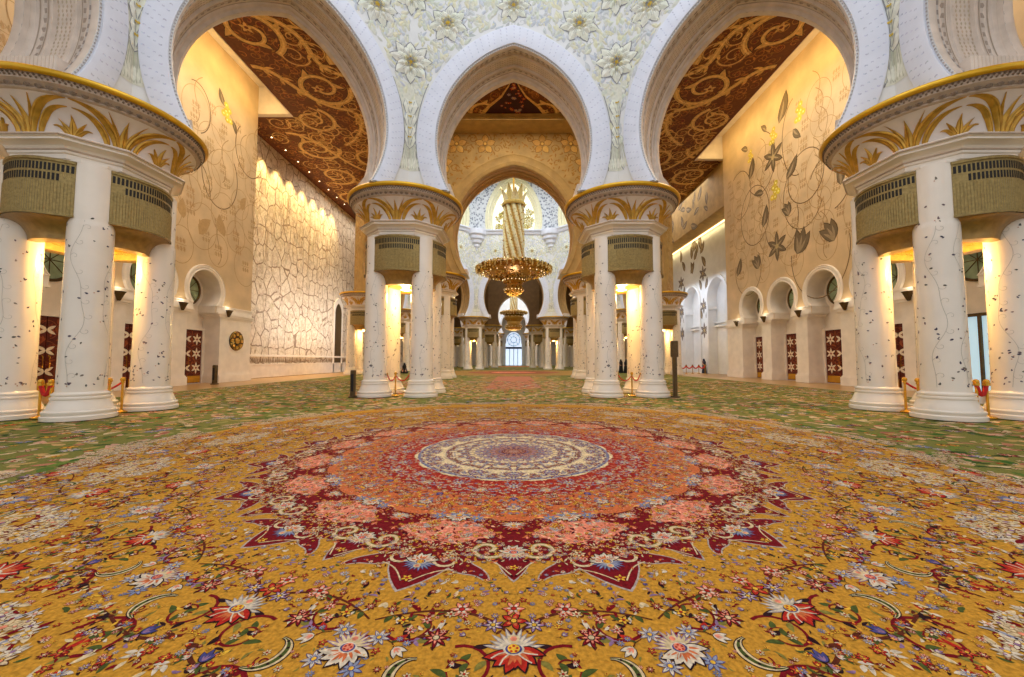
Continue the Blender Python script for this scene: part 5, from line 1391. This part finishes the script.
person(13.12, 47.8, .3, M_black, 'left of two people in black robes glimpsed through the right front cluster')
person(13.68, 47.6, -.4, M_black, 'right of two people in black robes glimpsed through the right front cluster')
person(25.4 - 2.6, 46.8, .5, M_navy, 'person in dark clothes standing before the blue-lit recess', h=1.72)
person(-13.0, 46.5, .2, M_black, 'person in black sitting on the carpet, glimpsed through the left front cluster', True)

#@@LIGHTS
LI = 0
def light(kind, loc, energy, col, size=1., sy=None, aim=None, name='lamp', spot=None, shape=None):
    l = bpy.data.lights.new(name, kind); l.energy = energy; l.color = col
    if kind == 'AREA':
        l.shape = shape or ('RECTANGLE' if sy else 'SQUARE'); l.size = size
        if sy: l.size_y = sy
    elif kind in ('POINT', 'SPOT'): l.shadow_soft_size = size
    if spot: l.spot_size = spot; l.spot_blend = .7
    o = bpy.data.objects.new(name, l); COL.objects.link(o); o.location = loc
    if aim is not None:
        d = Vector(aim) - Vector(loc); o.rotation_euler = d.to_track_quat('-Z', 'Y').to_euler()
    return o
w = bpy.data.worlds.new('hall_daylight'); SC.world = w; w.use_nodes = True
w.node_tree.nodes['Background'].inputs['Color'].default_value = (.93, .95, 1, 1)
w.node_tree.nodes['Background'].inputs['Strength'].default_value = .88
COOL = (.86, .91, 1); WARM = (1, .92, .78); AMB = (1, .87, .64)
# daylight under the domes
light('AREA', (0, 4, 24), 1300, COOL, 16, aim=(0, 7, 0), name='dome_light', shape='DISK')
light('AREA', (0, 51.4, 33), 5800, (.82, .89, 1), 22, aim=(0, 51.4, 0), name='dome_light', shape='DISK')
light('AREA', (0, 96.8, 23.8), 3500, (.92, .95, 1), 14, aim=(0, 96.8, 0), name='dome_light', shape='DISK')
# added warm fill panels under the aisle ceilings, no fittings built
light('AREA', (0, 26.5, 21.6), 900, AMB, 8, 9, aim=(0, 26.5, 0), name='aisle_fill')
light('AREA', (0, 76, 21.6), 500, WARM, 12, 9, aim=(0, 76, 0), name='aisle_fill')
for s in (-1, 1):
    light('AREA', (s * 15.5, 24, 21.6), 1400, WARM, 5, 14, aim=(s * 15.5, 24, 0), name='aisle_fill')
    light('AREA', (s * 20, 52, 21.6), 700, WARM, 4, 20, aim=(s * 20, 52, 0), name='aisle_fill')
    # coves
    yc = YL if s < 0 else YR
    light('AREA', (s * 18.9, yc / 2, CEIL + .6), 850, (1, .72, .30), yc - 2, .5, aim=(s * 22.4, yc / 2, CEIL - 1.6), name='cove_lamp')
# wall-washers on the recessed left wall
for k in range(8):
    light('SPOT', (-21.9, YL + 1.4 + k * 2.3, 21.7), 3000, (1, .72, .28), .12, aim=(-23.3, YL + 1.4 + k * 2.3, 14), name='wall_washer', spot=1.05)
light('AREA', (-19.5, 44, 6), 500, (1, .95, .9), 14, 6, aim=(-23.2, 44, 7), name='wall_fill')
# blue-lit recess on the right
light('AREA', (20.5, 48, 9), 330, (.72, .82, 1), 12, 6, aim=(23.5, 48, 6), name='niche_light')
light('AREA', (22.9, 50, 16.7), 140, (1, .8, .4), .4, 20, aim=(22.9, 50, 0), name='cove_lamp')
# lamps inside the column clusters
for o in clusters[:12]:
    x, y, _ = o.location
    light('POINT', (x, y, 4.55), 300, (1, .69, .24), .22, name='column_lamp')
# sconces wash the wall above them
for sx, y, o in sconces:
    light('POINT', (sx * (WX - .3), y, 5.5), 4, (1, .9, .7), .08, name='sconce_lamp')
# chandelier glow; the two lower points are added to brighten the undersides
light('POINT', (0, 51.4, 17), 700, WARM, 2.2, name='chandelier_point')
light('POINT', (0, 51.4, 8.8), 700, WARM, .6, name='chandelier_point')
light('POINT', (0, 96.8, 7.5), 900, WARM, .6, name='chandelier_point')
SC.view_settings.view_transform = 'Standard'; SC.view_settings.look = 'None'
SC.view_settings.exposure = 0.0; SC.view_settings.gamma = 1.0; SC.view_settings.use_curve_mapping = False
